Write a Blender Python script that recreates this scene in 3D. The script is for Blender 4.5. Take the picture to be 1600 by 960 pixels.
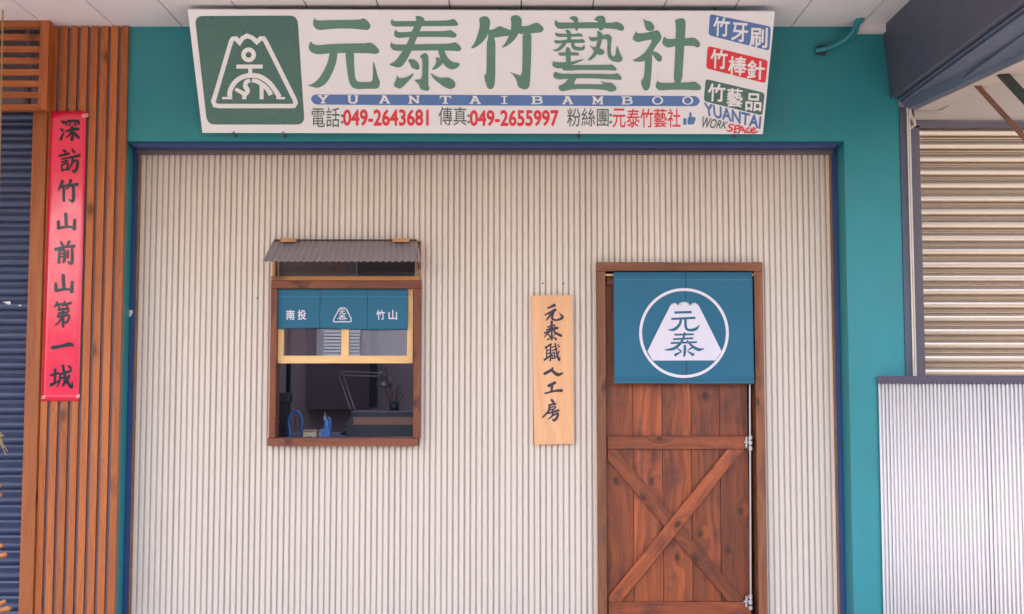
import bpy, bmesh, math, random
from mathutils import Vector, Matrix
from mathutils.geometry import tessellate_polygon

sc = bpy.context.scene
for o in list(bpy.data.objects):
    bpy.data.objects.remove(o)
COL = sc.collection
R = math.radians
random.seed(7)

# ------------------------------------------------------------------ camera, sky, sun, exposure
F = 1730.0                                  # focal length in photo pixels (1600 wide)
PITCH = math.atan2(117.0, F)
CAM = Vector((0.0, -5.45, 1.5))
cd = bpy.data.cameras.new('camera')
cd.sensor_width = 36.0
cd.lens = 36.0 * F / 1600.0
cd.clip_start = 0.05
cd.clip_end = 2000
cam = bpy.data.objects.new('camera', cd)
COL.objects.link(cam)
cam.location = CAM
cam.rotation_euler = (math.pi / 2 + PITCH, 0, 0)
sc.camera = cam

SUN_EL, SUN_AZ = 60.0, 215.0                # azimuth clockwise from +y (the facade faces 180)
w = bpy.data.worlds.new('World')
sc.world = w
w.use_nodes = True
wn = w.node_tree
bg = wn.nodes['Background']
sky = wn.nodes.new('ShaderNodeTexSky')
sky.sky_type = 'NISHITA'
sky.sun_disc = False
sky.sun_elevation = R(SUN_EL)
sky.sun_rotation = R(SUN_AZ)
sky.air_density = 1.0
sky.dust_density = 3.5
sky.ozone_density = 0.6
wn.links.new(sky.outputs[0], bg.inputs[0])
bg.inputs[1].default_value = 0.15
sl = bpy.data.lights.new('sun', 'SUN')
sl.energy = 2.5
sl.angle = R(0.5)
sl.color = (1.0, 0.925, 0.84)
so = bpy.data.objects.new('sun', sl)
COL.objects.link(so)
sd = Vector((math.sin(R(SUN_AZ)) * math.cos(R(SUN_EL)), math.cos(R(SUN_AZ)) * math.cos(R(SUN_EL)), math.sin(R(SUN_EL))))
so.rotation_euler = sd.to_track_quat('Z', 'Y').to_euler()
so.location = (-4, -12, 9)
sc.view_settings.view_transform = 'Standard'
sc.view_settings.look = 'None'
sc.view_settings.gamma = 1.0
sc.view_settings.exposure = 2.42
sc.cycles.use_denoising = True
sc.cycles.max_bounces = 10
sc.cycles.diffuse_bounces = 6
sc.cycles.transparent_max_bounces = 12
sc.cycles.caustics_reflective = False
sc.cycles.caustics_refractive = False

# ------------------------------------------------------------------ picture <-> place
def ray(px, py):
    u = (px - 800.0) / F
    v = (480.0 - py) / F
    return Vector((u, math.cos(PITCH) - v * math.sin(PITCH), math.sin(PITCH) + v * math.cos(PITCH)))
def at(px, py, Y):
    d = ray(px, py)
    return CAM + d * ((Y - CAM.y) / d.y)
def X(px, py, Y): return at(px, py, Y).x
def Z(py, Y): return at(800, py, Y).z
class Plane:
    """a flat surface in the place; m(px, py, off) gives the point of it seen there, off metres in front"""
    def __init__(s, o, n):
        s.o = Vector(o); s.n = Vector(n).normalized()
    def m(s, px, py, off=0.0):
        d = ray(px, py)
        t = (s.o - CAM).dot(s.n) / d.dot(s.n)
        return CAM + d * t + s.n * off
def vplane(Y): return Plane((0, Y, 0), (0, -1, 0))

# ------------------------------------------------------------------ materials
def lin(r, g, b):
    f = lambda c: (c / 255 / 12.92) if c / 255 <= .04045 else ((c / 255 + .055) / 1.055) ** 2.4
    return (f(r), f(g), f(b))
class NT:
    def __init__(s, name):
        s.mat = bpy.data.materials.new(name)
        s.mat.use_nodes = True
        s.t = s.mat.node_tree
        s.b = s.t.nodes['Principled BSDF']
    def n(s, kind, **kw):
        nd = s.t.nodes.new(kind)
        for k, v in kw.items(): setattr(nd, k, v)
        return nd
    def l(s, a, b): s.t.links.new(a, b)
    def mix(s, fac, a, b, mode='MIX'):
        m = s.n('ShaderNodeMix', data_type='RGBA', blend_type=mode)
        for i, v in ((0, fac), (6, a), (7, b)):
            if isinstance(v, (int, float)): m.inputs[i].default_value = v
            elif isinstance(v, tuple): m.inputs[i].default_value = (*v[:3], 1)
            else: s.l(v, m.inputs[i])
        return m.outputs[2]
    def math(s, op, a, b=0.0, c=0.0, clamp=False):
        m = s.n('ShaderNodeMath', operation=op, use_clamp=clamp)
        for i, v in enumerate((a, b, c)):
            if isinstance(v, (int, float)): m.inputs[i].default_value = v
            else: s.l(v, m.inputs[i])
        return m.outputs[0]
    def noise(s, vec, scale, detail=3, rough=.5, dim='3D'):
        nd = s.n('ShaderNodeTexNoise', noise_dimensions=dim)
        nd.inputs['Scale'].default_value = scale
        nd.inputs['Detail'].default_value = detail
        nd.inputs['Roughness'].default_value = rough
        if vec is not None: s.l(vec, nd.inputs['Vector'])
        return nd.outputs[0]
    def ramp(s, fac, stops):
        r = s.n('ShaderNodeValToRGB')
        while len(r.color_ramp.elements) < len(stops): r.color_ramp.elements.new(.5)
        for e, (p, c) in zip(r.color_ramp.elements, stops):
            e.position = p
            e.color = (*c[:3], 1) if isinstance(c, tuple) else (c, c, c, 1)
        s.l(fac, r.inputs[0])
        return r.outputs[0]
    def obj(s, scale=(1, 1, 1)):
        tc = s.n('ShaderNodeNewGeometry')
        mp = s.n('ShaderNodeMapping')
        mp.inputs['Scale'].default_value = scale
        s.l(tc.outputs['Position'], mp.inputs[0])
        return mp.outputs[0]
    def bump(s, h, strength, dist=.01):
        b = s.n('ShaderNodeBump')
        b.inputs['Strength'].default_value = strength
        b.inputs['Distance'].default_value = dist
        s.l(h, b.inputs['Height'])
        s.l(b.outputs[0], s.b.inputs['Normal'])
    def set(s, color=None, rough=None, metal=None, spec=None):
        for k, v in (('Base Color', color), ('Roughness', rough), ('Metallic', metal), ('Specular IOR Level', spec)):
            if v is None: continue
            if isinstance(v, (int, float)): s.b.inputs[k].default_value = v
            elif isinstance(v, tuple): s.b.inputs[k].default_value = (*v[:3], 1)
            else: s.l(v, s.b.inputs[k])
def mul(c, k): return tuple(min(1, x * k) for x in c)
def paint(name, c, rough=.55, metal=0.0, var=.12, scale=3.0, bump=.0, bscale=60, spec=.5, dirt=0.0, stretch=(1, 1, 1)):
    n = NT(name)
    v = n.noise(n.obj(stretch), scale, 5, .6)
    col = n.mix(v, mul(c, 1 - var), mul(c, 1 + var))
    if dirt:
        d = n.noise(n.obj((1.3, 1.3, .35)), 5.5, 6, .7)
        f = n.ramp(d, [(.52, 0.0), (.72, 1.0)])
        col = n.mix(n.math('MULTIPLY', f, dirt), col, (.10, .08, .07))
    rv = n.math('MULTIPLY_ADD', n.noise(n.obj(), 18, 4), .25, rough - .125, True)
    n.set(col, rv, metal, spec)
    if bump:
        n.bump(n.noise(n.obj(), bscale, 4, .6), bump, .004)
    return n.mat
def wood(name, c_light, c_dark, rough=.5, knots=.6, grain=1.0, tone=.25, knot_scale=5.0, spec=.4, stain=0.0, stain_c=(.03, .02, .02)):
    n = NT(name)
    uv = n.n('ShaderNodeUVMap')
    at_ = n.n('ShaderNodeAttribute', attribute_name='rnd')
    sep = n.n('ShaderNodeSeparateXYZ'); n.l(uv.outputs[0], sep.inputs[0])
    rnd = at_.outputs['Fac']
    u0 = n.math('MULTIPLY_ADD', rnd, 13.7, sep.outputs[0])
    v0 = n.math('MULTIPLY_ADD', rnd, 7.3, sep.outputs[1])
    cmb = n.n('ShaderNodeCombineXYZ'); n.l(u0, cmb.inputs[0]); n.l(v0, cmb.inputs[1])
    # knots
    vor = n.n('ShaderNodeTexVoronoi', voronoi_dimensions='2D', feature='F1')
    vor.inputs['Scale'].default_value = knot_scale
    mp0 = n.n('ShaderNodeMapping'); mp0.inputs['Scale'].default_value = (.62, 1.0, 1); n.l(cmb.outputs[0], mp0.inputs[0])
    n.l(mp0.outputs[0], vor.inputs['Vector'])
    sepc = n.n('ShaderNodeSeparateColor'); n.l(vor.outputs['Color'], sepc.inputs[0])
    pick = n.math('GREATER_THAN', sepc.outputs[0], 1 - knots)
    dist = n.math('ADD', vor.outputs['Distance'], n.math('MULTIPLY_ADD', n.noise(cmb.outputs[0], 22, 2), .12, -.06))
    near = n.math('MULTIPLY', n.ramp(dist, [(.02, 1.0), (.42, 0.0)]), pick)
    # grain, pushed aside by the knots
    vw = n.math('MULTIPLY_ADD', near, .055, v0)
    mpv = n.n('ShaderNodeCombineXYZ'); n.l(n.math('MULTIPLY', u0, 1.1), mpv.inputs[0]); n.l(n.math('MULTIPLY', vw, 26 * grain), mpv.inputs[1])
    warp = n.noise(cmb.outputs[0], 2.0, 2)
    mpw = n.n('ShaderNodeVectorMath', operation='ADD'); n.l(mpv.outputs[0], mpw.inputs[0])
    cw = n.n('ShaderNodeCombineXYZ'); n.l(n.math('MULTIPLY', warp, 4.0), cw.inputs[1]); n.l(cw.outputs[0], mpw.inputs[1])
    g1 = n.noise(mpw.outputs[0], 1.0, 4, .6)
    mpf = n.n('ShaderNodeCombineXYZ'); n.l(n.math('MULTIPLY', u0, 5), mpf.inputs[0]); n.l(n.math('MULTIPLY', vw, 260), mpf.inputs[1])
    g2 = n.noise(mpf.outputs[0], 1.0, 3, .7)
    g = n.math('MULTIPLY_ADD', n.math('SUBTRACT', g2, .5), .6, g1)
    col = n.mix(n.ramp(g, [(.28, 0.0), (.68, 1.0)]), c_dark, c_light)
    tn = n.math('MULTIPLY_ADD', n.math('FRACT', n.math('MULTIPLY', rnd, 17.31)), tone, 1 - tone / 2)
    cm = n.n('ShaderNodeCombineXYZ')
    for i in range(3): n.l(tn, cm.inputs[i])
    col = n.mix(1.0, col, cm.outputs[0], 'MULTIPLY')
    if stain:
        sf = n.ramp(n.noise(cmb.outputs[0], 4.5, 4, .65), [(.5, 0.0), (.74, 1.0)])
        col = n.mix(n.math('MULTIPLY', sf, stain), col, stain_c)
    kf = n.math('MULTIPLY', n.ramp(dist, [(.06, 1.0), (.14, .25), (.26, 0.0)]), pick)
    col = n.mix(n.math('MULTIPLY', kf, .85), col, mul(c_dark, .32))
    n.set(col, n.math('MULTIPLY_ADD', g2, .2, rough - .1, True), 0.0, spec)
    n.bump(g2, .25, .002)
    return n.mat

M = {}
M['teal'] = paint('teal_paint', (.021, .230, .255), .46, var=.16, scale=2.4, bump=.22, bscale=70, dirt=.16, stretch=(1.6, 1.6, .6))
M['navy'] = paint('navy_paint', (.030, .060, .190), .45, var=.15, bump=.05)
M['navy_dark'] = paint('navy_grey_paint', (.075, .080, .118), .5, var=.18, scale=5, bump=.05, dirt=.3)
M['steel_blue'] = paint('steel_blue_paint', (.10, .125, .19), .42, var=.2, scale=6, bump=.05, dirt=.3)
M['sheet'] = paint('galvanised_sheet', (.70, .595, .51), .45, metal=.10, var=.09, scale=3, stretch=(1, 1, .12), dirt=.05)
M['fence_sheet'] = paint('white_coated_sheet', (.80, .745, .735), .8, metal=.0, var=.03, spec=.2, scale=7, stretch=(1, 1, .25))
M['fence_cap'] = paint('dark_violet_cap', (.085, .065, .11), .5, var=.15)
M['trim_grey'] = paint('grey_steel_trim', (.14, .105, .12), .45, metal=.3, var=.2, scale=9)
M['rust_strip'] = paint('rusty_strip', (.26, .13, .055), .7, var=.5, scale=14)
M['ceil'] = paint('ceiling_board', (.80, .73, .74), .55, var=.05, scale=2)
M['ceil_dark'] = paint('ceiling_gap', (.12, .09, .09), .8)
M['sign_white'] = paint('signboard_white', (.83, .80, .795), .33, var=.03, scale=2.2, dirt=.03)
M['sign_edge'] = paint('signboard_edge', (.62, .57, .55), .5)
M['sign_green'] = paint('signboard_grey_green', (.092, .222, .163), .4, var=.10, scale=7)
M['logo_green'] = paint('signboard_deep_green', (.030, .120, .092), .30, var=.07, scale=1.3)
M['sign_blue'] = paint('signboard_blue', (.070, .165, .400), .38, var=.22, scale=6)
M['sign_red'] = paint('signboard_red', (.74, .010, .026), .4, var=.05)
M['sign_dark'] = paint('signboard_dark_green', (.075, .125, .115), .4, var=.06)
M['sign_letter'] = paint('signboard_letter_white', (.82, .80, .77), .4, var=.02)
M['ink'] = paint('black_ink', (.010, .012, .018), .22, var=.1, spec=.45)
M['brush_ink'] = paint('carved_ink', (.035, .018, .038), .5, var=.1)
M['red_paper'] = paint('red_paper', (.82, .022, .068), .16, var=.05, scale=6, spec=.75)
M['tape'] = paint('yellowed_tape', (.75, .25, .2), .3)
M['noren'] = paint('noren_cloth', (.040, .150, .235), .85, var=.08, scale=5, bump=.18, bscale=420, spec=.15)
M['noren_white'] = paint('noren_print', (.74, .68, .74), .85, var=.03, spec=.15)
M['stitch'] = paint('noren_stitch', (.09, .26, .36), .85, spec=.1)
M['awning'] = paint('awning_sheet', (.31, .26, .265), .42, var=.08, scale=9)
M['mesh_dark'] = paint('interior_dark_brown', (.14, .085, .085), .7, var=.2)
M['vent_brown'] = paint('vent_brown', (.30, .20, .19), .6, var=.12)
M['int_wall'] = paint('interior_wall', (.40, .31, .33), .8, var=.10)
M['int_dark'] = paint('interior_board', (.15, .115, .15), .7, var=.15)
M['int_black'] = paint('interior_black', (.03, .032, .045), .55, var=.2)
M['blue_tool'] = paint('blue_tool', (.045, .16, .42), .4, var=.15)
M['beige'] = paint('beige_card', (.62, .48, .36), .6, var=.15)
M['brown'] = paint('brown_leather', (.28, .13, .085), .5, var=.2)
M['lamp_metal'] = paint('lamp_grey_metal', (.30, .26, .27), .35, metal=.5)
M['chrome'] = paint('bright_steel', (.50, .46, .47), .38, metal=.55, var=.05)
M['brass'] = paint('brass_hinge', (.72, .36, .13), .4, metal=.45, var=.2, scale=30)
M['white_pipe'] = paint('old_white_pvc', (.74, .64, .52), .5, var=.10, scale=5, dirt=.15)
M['cream_wall'] = paint('cream_plaster', (.62, .51, .44), .8, var=.06, scale=2, dirt=.06)
M['shutter_r'] = paint('bronze_shutter', (.64, .50, .385), .34, metal=.75, var=.04, scale=5, stretch=(.3, 1, 1))
M['shutter_l'] = paint('blue_shutter', (.045, .058, .115), .42, metal=.15, var=.18, scale=5, stretch=(.3, 1, 3))
M['back_grey'] = paint('grey_backing', (.24, .19, .21), .75, var=.12)
M['rust'] = paint('rusty_red_steel', (.20, .085, .045), .65, var=.5, scale=22, bump=.1)
M['dark_green'] = paint('mossy_dark_steel', (.045, .055, .045), .65, var=.6, scale=22)
M['chip'] = paint('bare_plaster', (.70, .64, .66), .85, var=.12, scale=40)
M['pave'] = paint('pavement', (.295, .275, .26), .8, var=.12, scale=1.5, bump=.2, bscale=30)
M['road'] = paint('asphalt', (.075, .070, .066), .85, var=.2, scale=2)
M['house'] = paint('house_plaster', (.46, .42, .42), .8, var=.08)
M['house_white'] = paint('house_white_louvre', (.82, .80, .80), .5)
M['house_roof'] = paint('house_roof', (.38, .16, .14), .6)
M['orange_peg'] = paint('orange_wood_peg', (.45, .175, .05), .5, var=.25, scale=14)
M['straw'] = paint('straw', (.36, .24, .10), .8, var=.2)
M['screw'] = paint('dark_nail', (.06, .035, .03), .5)
M['wood_orange'] = wood('orange_batten_wood', (.48, .142, .034), (.30, .072, .017), .48, knots=.13, tone=.34, knot_scale=5.5)
M['wood_door'] = wood('stained_door_board', (.385, .088, .023), (.105, .024, .010), .42, knots=.30, tone=.55, knot_scale=9.0, stain=.8, stain_c=(.028, .014, .018))
M['wood_frame'] = wood('stained_frame_board', (.30, .108, .042), (.14, .042, .019), .5, knots=.5, tone=.25, knot_scale=8.5, stain=.35, stain_c=(.03, .018, .022))
M['wood_window'] = wood('red_brown_window_board', (.28, .078, .030), (.13, .030, .016), .5, knots=.5, tone=.2, knot_scale=8.5, stain=.3, stain_c=(.03, .015, .02))
M['wood_rail'] = wood('ochre_rail', (.50, .21, .06), (.34, .13, .035), .5, knots=.2)
M['pine'] = wood('pale_pine', (.86, .55, .24), (.74, .42, .16), .45, knots=.08, grain=.8, tone=.1)
M['plank'] = wood('pale_plank', (.84, .46, .235), (.72, .345, .16), .5, knots=.0, grain=.75, tone=.05)
def glass():
    n = NT('window_glass')
    out = [x for x in n.t.nodes if x.type == 'OUTPUT_MATERIAL'][0]
    n.t.nodes.remove(n.b)
    tr = n.n('ShaderNodeBsdfTransparent'); gl = n.n('ShaderNodeBsdfGlossy'); gl.inputs['Roughness'].default_value = .01
    tr.inputs[0].default_value = (.92, .92, .93, 1)
    fr = n.n('ShaderNodeFresnel'); fr.inputs[0].default_value = 4.0
    mx = n.n('ShaderNodeMixShader'); n.l(fr.outputs[0], mx.inputs[0]); n.l(tr.outputs[0], mx.inputs[1]); n.l(gl.outputs[0], mx.inputs[2])
    n.l(mx.outputs[0], out.inputs[0])
    return n.mat
M['glass'] = glass()

# ------------------------------------------------------------------ objects
WORLD = {}
def thing(name, label, cat, loc=(0, 0, 0), group=None):
    o = bpy.data.objects.new(name, None)
    o.empty_display_size = .1
    COL.objects.link(o)
    o.location = loc
    WORLD[o.name] = Vector(loc)
    o['label'] = label; o['category'] = cat
    if group: o['group'] = group
    return o
def tag(o, label, cat, group=None):
    o['label'] = label; o['category'] = cat
    if group: o['group'] = group
    return o
def struct(o):
    o['kind'] = 'structure'
    return o
class MB:
    """collects faces in world metres; build() makes ONE mesh object of them"""
    def __init__(s):
        s.v = []; s.f = []; s.mi = []; s.uv = []; s.r = []; s.sm = []
    def face(s, pts, uv=None, mi=0, r=0.0, sm=False):
        b = len(s.v)
        s.v += [Vector(p) for p in pts]
        s.f.append(list(range(b, b + len(pts))))
        s.uv.append(uv or [(p[0], p[2]) for p in pts])
        s.mi.append(mi); s.r.append(r); s.sm.append(sm)
    def idx(s, verts, faces, mi=0, r=0.0, sm=False, uvs=None):
        b = len(s.v)
        s.v += [Vector(p) for p in verts]
        for f in faces:
            s.f.append([b + i for i in f])
            s.uv.append([(uvs[i] if uvs else (verts[i][0], verts[i][2])) for i in f])
            s.mi.append(mi); s.r.append(r); s.sm.append(sm)
    def obox(s, c, ex, ey, ez, hx, hy, hz, mi=0, r=None):
        """box about c; the grain runs along ex"""
        r = random.random() if r is None else r
        c = Vector(c); ex = Vector(ex).normalized(); ey = Vector(ey).normalized(); ez = Vector(ez).normalized()
        P = []
        for i in (-1, 1):
            for j in (-1, 1):
                for k in (-1, 1):
                    P.append((i * hx, j * hy, k * hz))
        V = [c + ex * a + ey * b_ + ez * d for a, b_, d in P]
        base = len(s.v)
        s.v += V
        for f, ax in (((0, 1, 3, 2), 0), ((4, 6, 7, 5), 0), ((0, 4, 5, 1), 1), ((2, 3, 7, 6), 1), ((0, 2, 6, 4), 2), ((1, 5, 7, 3), 2)):
            s.f.append([base + i for i in f])
            if ax == 0: u = [(P[i][1] , P[i][2]) for i in f]
            elif ax == 1: u = [(P[i][0], P[i][2] + .31) for i in f]
            else: u = [(P[i][0], P[i][1]) for i in f]
            s.uv.append(u); s.mi.append(mi); s.r.append(r); s.sm.append(False)
    def box(s, x0, x1, y0, y1, z0, z1, grain='x', mi=0, r=None):
        c = ((x0 + x1) / 2, (y0 + y1) / 2, (z0 + z1) / 2)
        h = {'x': abs(x1 - x0) / 2, 'y': abs(y1 - y0) / 2, 'z': abs(z1 - z0) / 2}
        ax = {'x': (1, 0, 0), 'y': (0, 1, 0), 'z': (0, 0, 1)}
        order = {'x': 'xyz', 'y': 'yxz', 'z': 'zyx'}[grain]
        s.obox(c, ax[order[0]], ax[order[1]], ax[order[2]], h[order[0]], h[order[1]], h[order[2]], mi, r)
    def sheet(s, pts, mi=0, r=0.0):
        tri = tessellate_polygon([[Vector(p) for p in pts]])
        s.idx(pts, [t for t in tri], mi, r)
    def prism(s, pts, vec, mi=0, r=0.0):
        """solid of outline pts swept by vec"""
        vec = Vector(vec); n = len(pts)
        a = [Vector(p) for p in pts]; b = [p + vec for p in a]
        tri = tessellate_polygon([a])
        s.idx(a, [t for t in tri], mi, r)
        s.idx(b, [tuple(reversed(t)) for t in tri], mi, r)
        s.idx(a + b, [(i, (i + 1) % n, n + (i + 1) % n, n + i) for i in range(n)], mi, r)
    def tube(s, path, rad, n=10, mi=0, cap=True):
        path = [Vector(p) for p in path]
        rr = rad if isinstance(rad, (list, tuple)) else [rad] * len(path)
        V = []; up = Vector((.3, .2, 1)).normalized()
        for i, p in enumerate(path):
            d = (path[min(i + 1, len(path) - 1)] - path[max(i - 1, 0)]).normalized()
            if abs(d.dot(up)) > .95: up = Vector((1, .15, .1)).normalized()
            a = d.cross(up).normalized(); b = d.cross(a).normalized()
            for k in range(n):
                t = 2 * math.pi * k / n
                V.append(p + (a * math.cos(t) + b * math.sin(t)) * rr[i])
        Fc = []
        for i in range(len(path) - 1):
            for k in range(n):
                Fc.append((i * n + k, i * n + (k + 1) % n, (i + 1) * n + (k + 1) % n, (i + 1) * n + k))
        s.idx(V, Fc, mi, 0, True)
        if cap:
            s.face(V[:n], mi=mi); s.face(list(reversed(V[-n:])), mi=mi)
    def lathe(s, prof, c, ax=(0, 0, 1), n=20, mi=0):
        """prof: (radius, distance along ax)"""
        c = Vector(c); ax = Vector(ax).normalized()
        a = ax.orthogonal().normalized(); b = ax.cross(a)
        V = []
        for r_, h in prof:
            for k in range(n):
                t = 2 * math.pi * k / n
                V.append(c + ax * h + (a * math.cos(t) + b * math.sin(t)) * r_)
        Fc = []
        for i in range(len(prof) - 1):
            for k in range(n):
                Fc.append((i * n + k, i * n + (k + 1) % n, (i + 1) * n + (k + 1) % n, (i + 1) * n + k))
        s.idx(V, Fc, mi, 0, True)
    def build(s, name, mat, parent=None, bevel=0.0, weld=False):
        off = Vector((0, 0, 0)); p = parent
        while p is not None:
            off += WORLD.get(p.name, Vector((0, 0, 0))); p = p.parent
        me = bpy.data.meshes.new(name)
        me.from_pydata([v - off for v in s.v], [], s.f)
        mats = mat if isinstance(mat, (list, tuple)) else [mat]
        for m_ in mats: me.materials.append(M[m_] if isinstance(m_, str) else m_)
        me.polygons.foreach_set('material_index', s.mi)
        me.polygons.foreach_set('use_smooth', s.sm)
        uvl = me.uv_layers.new(name='UVMap')
        flat = [c for f in s.uv for p_ in f for c in p_]
        uvl.data.foreach_set('uv', flat)
        a = me.attributes.new('rnd', 'FLOAT', 'FACE')
        a.data.foreach_set('value', s.r)
        me.update()
        o = bpy.data.objects.new(name, me)
        COL.objects.link(o)
        if parent is not None: o.parent = parent
        if bevel:
            bm = bmesh.new(); bm.from_mesh(me)
            bmesh.ops.remove_doubles(bm, verts=bm.verts, dist=1e-5)
            bmesh.ops.recalc_face_normals(bm, faces=bm.faces)
            bm.to_mesh(me); bm.free()
            bv = o.modifiers.new('bevel', 'BEVEL')
            bv.width = bevel; bv.segments = 2; bv.limit_method = 'ANGLE'; bv.angle_limit = R(40)
        return o

# ------------------------------------------------------------------ lettering
def chaikin(p, n=1):
    for _ in range(n):
        q = []
        for i in range(len(p)):
            a, b = p[i], p[(i + 1) % len(p)]
            q.append((a[0] * .8 + b[0] * .2, a[1] * .8 + b[1] * .2))
            q.append((a[0] * .2 + b[0] * .8, a[1] * .2 + b[1] * .8))
        p = q
    return p
LAY = .00022
def outline(mb, poly, to, mi=0, off=0.0, smooth=1):
    q = chaikin(poly, smooth) if smooth else poly
    mb.sheet([to(x, y, off) for x, y in q], mi)
def catmull(pts, k=7):
    out = []
    n = len(pts)
    for i in range(n - 1):
        p0 = pts[max(i - 1, 0)]; p1 = pts[i]; p2 = pts[i + 1]; p3 = pts[min(i + 2, n - 1)]
        for j in range(k):
            t = j / k
            out.append(tuple(.5 * (2 * b + (c - a) * t + (2 * a - 5 * b + 4 * c - d) * t * t + (3 * b - a - 3 * c + d) * t ** 3)
                             for a, b, c, d in zip(p0, p1, p2, p3)))
    out.append(tuple(pts[-1]))
    return out
def stroke(mb, pts, to, off=0.0, mi=0, sharp=False, cap=.5):
    """a brush stroke along (x, y, width) points"""
    c = [tuple(p) for p in pts] if sharp else catmull(pts)
    n = len(c); L = []; Rr = []
    for i in range(n):
        a = c[max(i - 1, 0)]; b = c[min(i + 1, n - 1)]
        dx, dy = b[0] - a[0], b[1] - a[1]
        l = math.hypot(dx, dy) or 1
        nx, ny = -dy / l, dx / l
        k = 1.0
        if sharp and 0 < i < n - 1:
            e1 = Vector((c[i][0] - a[0], c[i][1] - a[1])).normalized(); e2 = Vector((b[0] - c[i][0], b[1] - c[i][1])).normalized()
            k = 1 / max(.45, math.sqrt(max(0, (1 + e1.dot(e2)) / 2)))
        w_ = c[i][2] / 2 * k
        L.append((c[i][0] + nx * w_, c[i][1] + ny * w_)); Rr.append((c[i][0] - nx * w_, c[i][1] - ny * w_))
    V = []; Fc = []
    for i in range(n):
        o_ = off + i * 4e-6
        V.append(to(*L[i], o_)); V.append(to(*Rr[i], o_))
    for i in range(n - 1):
        Fc.append((2 * i, 2 * i + 1, 2 * i + 3, 2 * i + 2))
    mb.idx(V, Fc, mi)
    if cap:
        for e, d in ((0, -1), (n - 1, 1)):
            a = c[1] if e == 0 else c[n - 2]
            dx, dy = c[e][0] - a[0], c[e][1] - a[1]
            l = math.hypot(dx, dy) or 1
            dx, dy = dx / l, dy / l
            h = c[e][2] / 2
            fan = [L[e]]
            for t in (45, 90, 135):
                ca, sa = math.cos(R(t)), math.sin(R(t))
                nx, ny = (L[e][0] - c[e][0]), (L[e][1] - c[e][1])
                fan.append((c[e][0] + nx * ca + dx * h * sa * cap * 2 * .8, c[e][1] + ny * ca + dy * h * sa * cap * 2 * .8))
            fan.append(Rr[e])
            mb.sheet([to(x, y, off + e * 4e-6) for x, y in fan], mi)
def zoomed(ox, oy, s, to):
    return lambda x, y, off=0.0: to(ox + x / s, oy + y / s, off)
def boxed(x0, y0, x1, y1, to):
    k = (x1 - x0) / 100.0; ky = (y1 - y0) / 100.0
    return lambda x, y, off=0.0: to(x0 + x * k, y0 + y * ky, off)
def font_mesh(text, bold=0.0, shear=0.0):
    c = bpy.data.curves.new('lettering', 'FONT')
    c.body = text; c.offset = bold; c.shear = shear; c.resolution_u = 3
    o = bpy.data.objects.new('lettering', c)
    COL.objects.link(o)
    dg = bpy.context.evaluated_depsgraph_get()
    me = o.evaluated_get(dg).to_mesh()
    V = [(v.co.x, v.co.y) for v in me.vertices]
    Fc = [tuple(p.vertices) for p in me.polygons]
    o.evaluated_get(dg).to_mesh_clear()
    bpy.data.objects.remove(o); bpy.data.curves.remove(c)
    return V, Fc
def lettering(mb, text, quad, to, off=0.0, bold=0.0, mi=0, shear=0.0):
    """the words stretched over a four-cornered patch (top-left, top-right, bottom-right, bottom-left);
    bold: brush thickening as a share of the letter height"""
    V, Fc = font_mesh(text, 0.0, shear)
    x0 = min(v[0] for v in V); x1 = max(v[0] for v in V); y0 = min(v[1] for v in V); y1 = max(v[1] for v in V)
    shifts = [(0, 0)]
    if bold:
        shifts += [(bold * math.cos(R(t)), bold * math.sin(R(t))) for t in (30, 90, 150, 210, 270, 330)]
    for k, (sx, sy) in enumerate(shifts):
        out = []
        for x, y in V:
            u = (x + sx - x0 + bold) / (x1 - x0 + 2 * bold); t = (y1 - y - sy + bold) / (y1 - y0 + 2 * bold)
            a = [quad[0][i] * (1 - u) + quad[1][i] * u for i in (0, 1)]
            b = [quad[3][i] * (1 - u) + quad[2][i] * u for i in (0, 1)]
            out.append(to(a[0] * (1 - t) + b[0] * t, a[1] * (1 - t) + b[1] * t, off + k * 3e-5))
        mb.idx(out, Fc, mi)
def rect(x0, y0, x1, y1): return [(x0, y0), (x1, y0), (x1, y1), (x0, y1)]
def rounded(pts, r, k=5):
    out = []; n = len(pts)
    for i in range(n):
        p = Vector(pts[i]); a = (Vector(pts[i - 1]) - p).normalized(); b = (Vector(pts[(i + 1) % n]) - p).normalized()
        for j in range(k + 1):
            t = j / k
            q0 = p + a * r; q1 = p + b * r
            out.append(tuple((1 - t) ** 2 * q0 + 2 * t * (1 - t) * p + t * t * q1))
    return out
def ring(cx, cy, r0, r1, n=64):
    return [(cx, cy, r0, r1, n)]
def ring_mesh(mb, cx, cy, r0, r1, to, off=0.0, mi=0, n=64, ky=1.0):
    V = []
    for i in range(n):
        t = 2 * math.pi * i / n
        V.append(to(cx + r0 * math.cos(t), cy + r0 * ky * math.sin(t), off)); V.append(to(cx + r1 * math.cos(t), cy + r1 * ky * math.sin(t), off))
    mb.idx(V, [(2 * i, 2 * i + 1, (2 * i + 3) % (2 * n), (2 * i + 2) % (2 * n)) for i in range(n)], mi)

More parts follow.
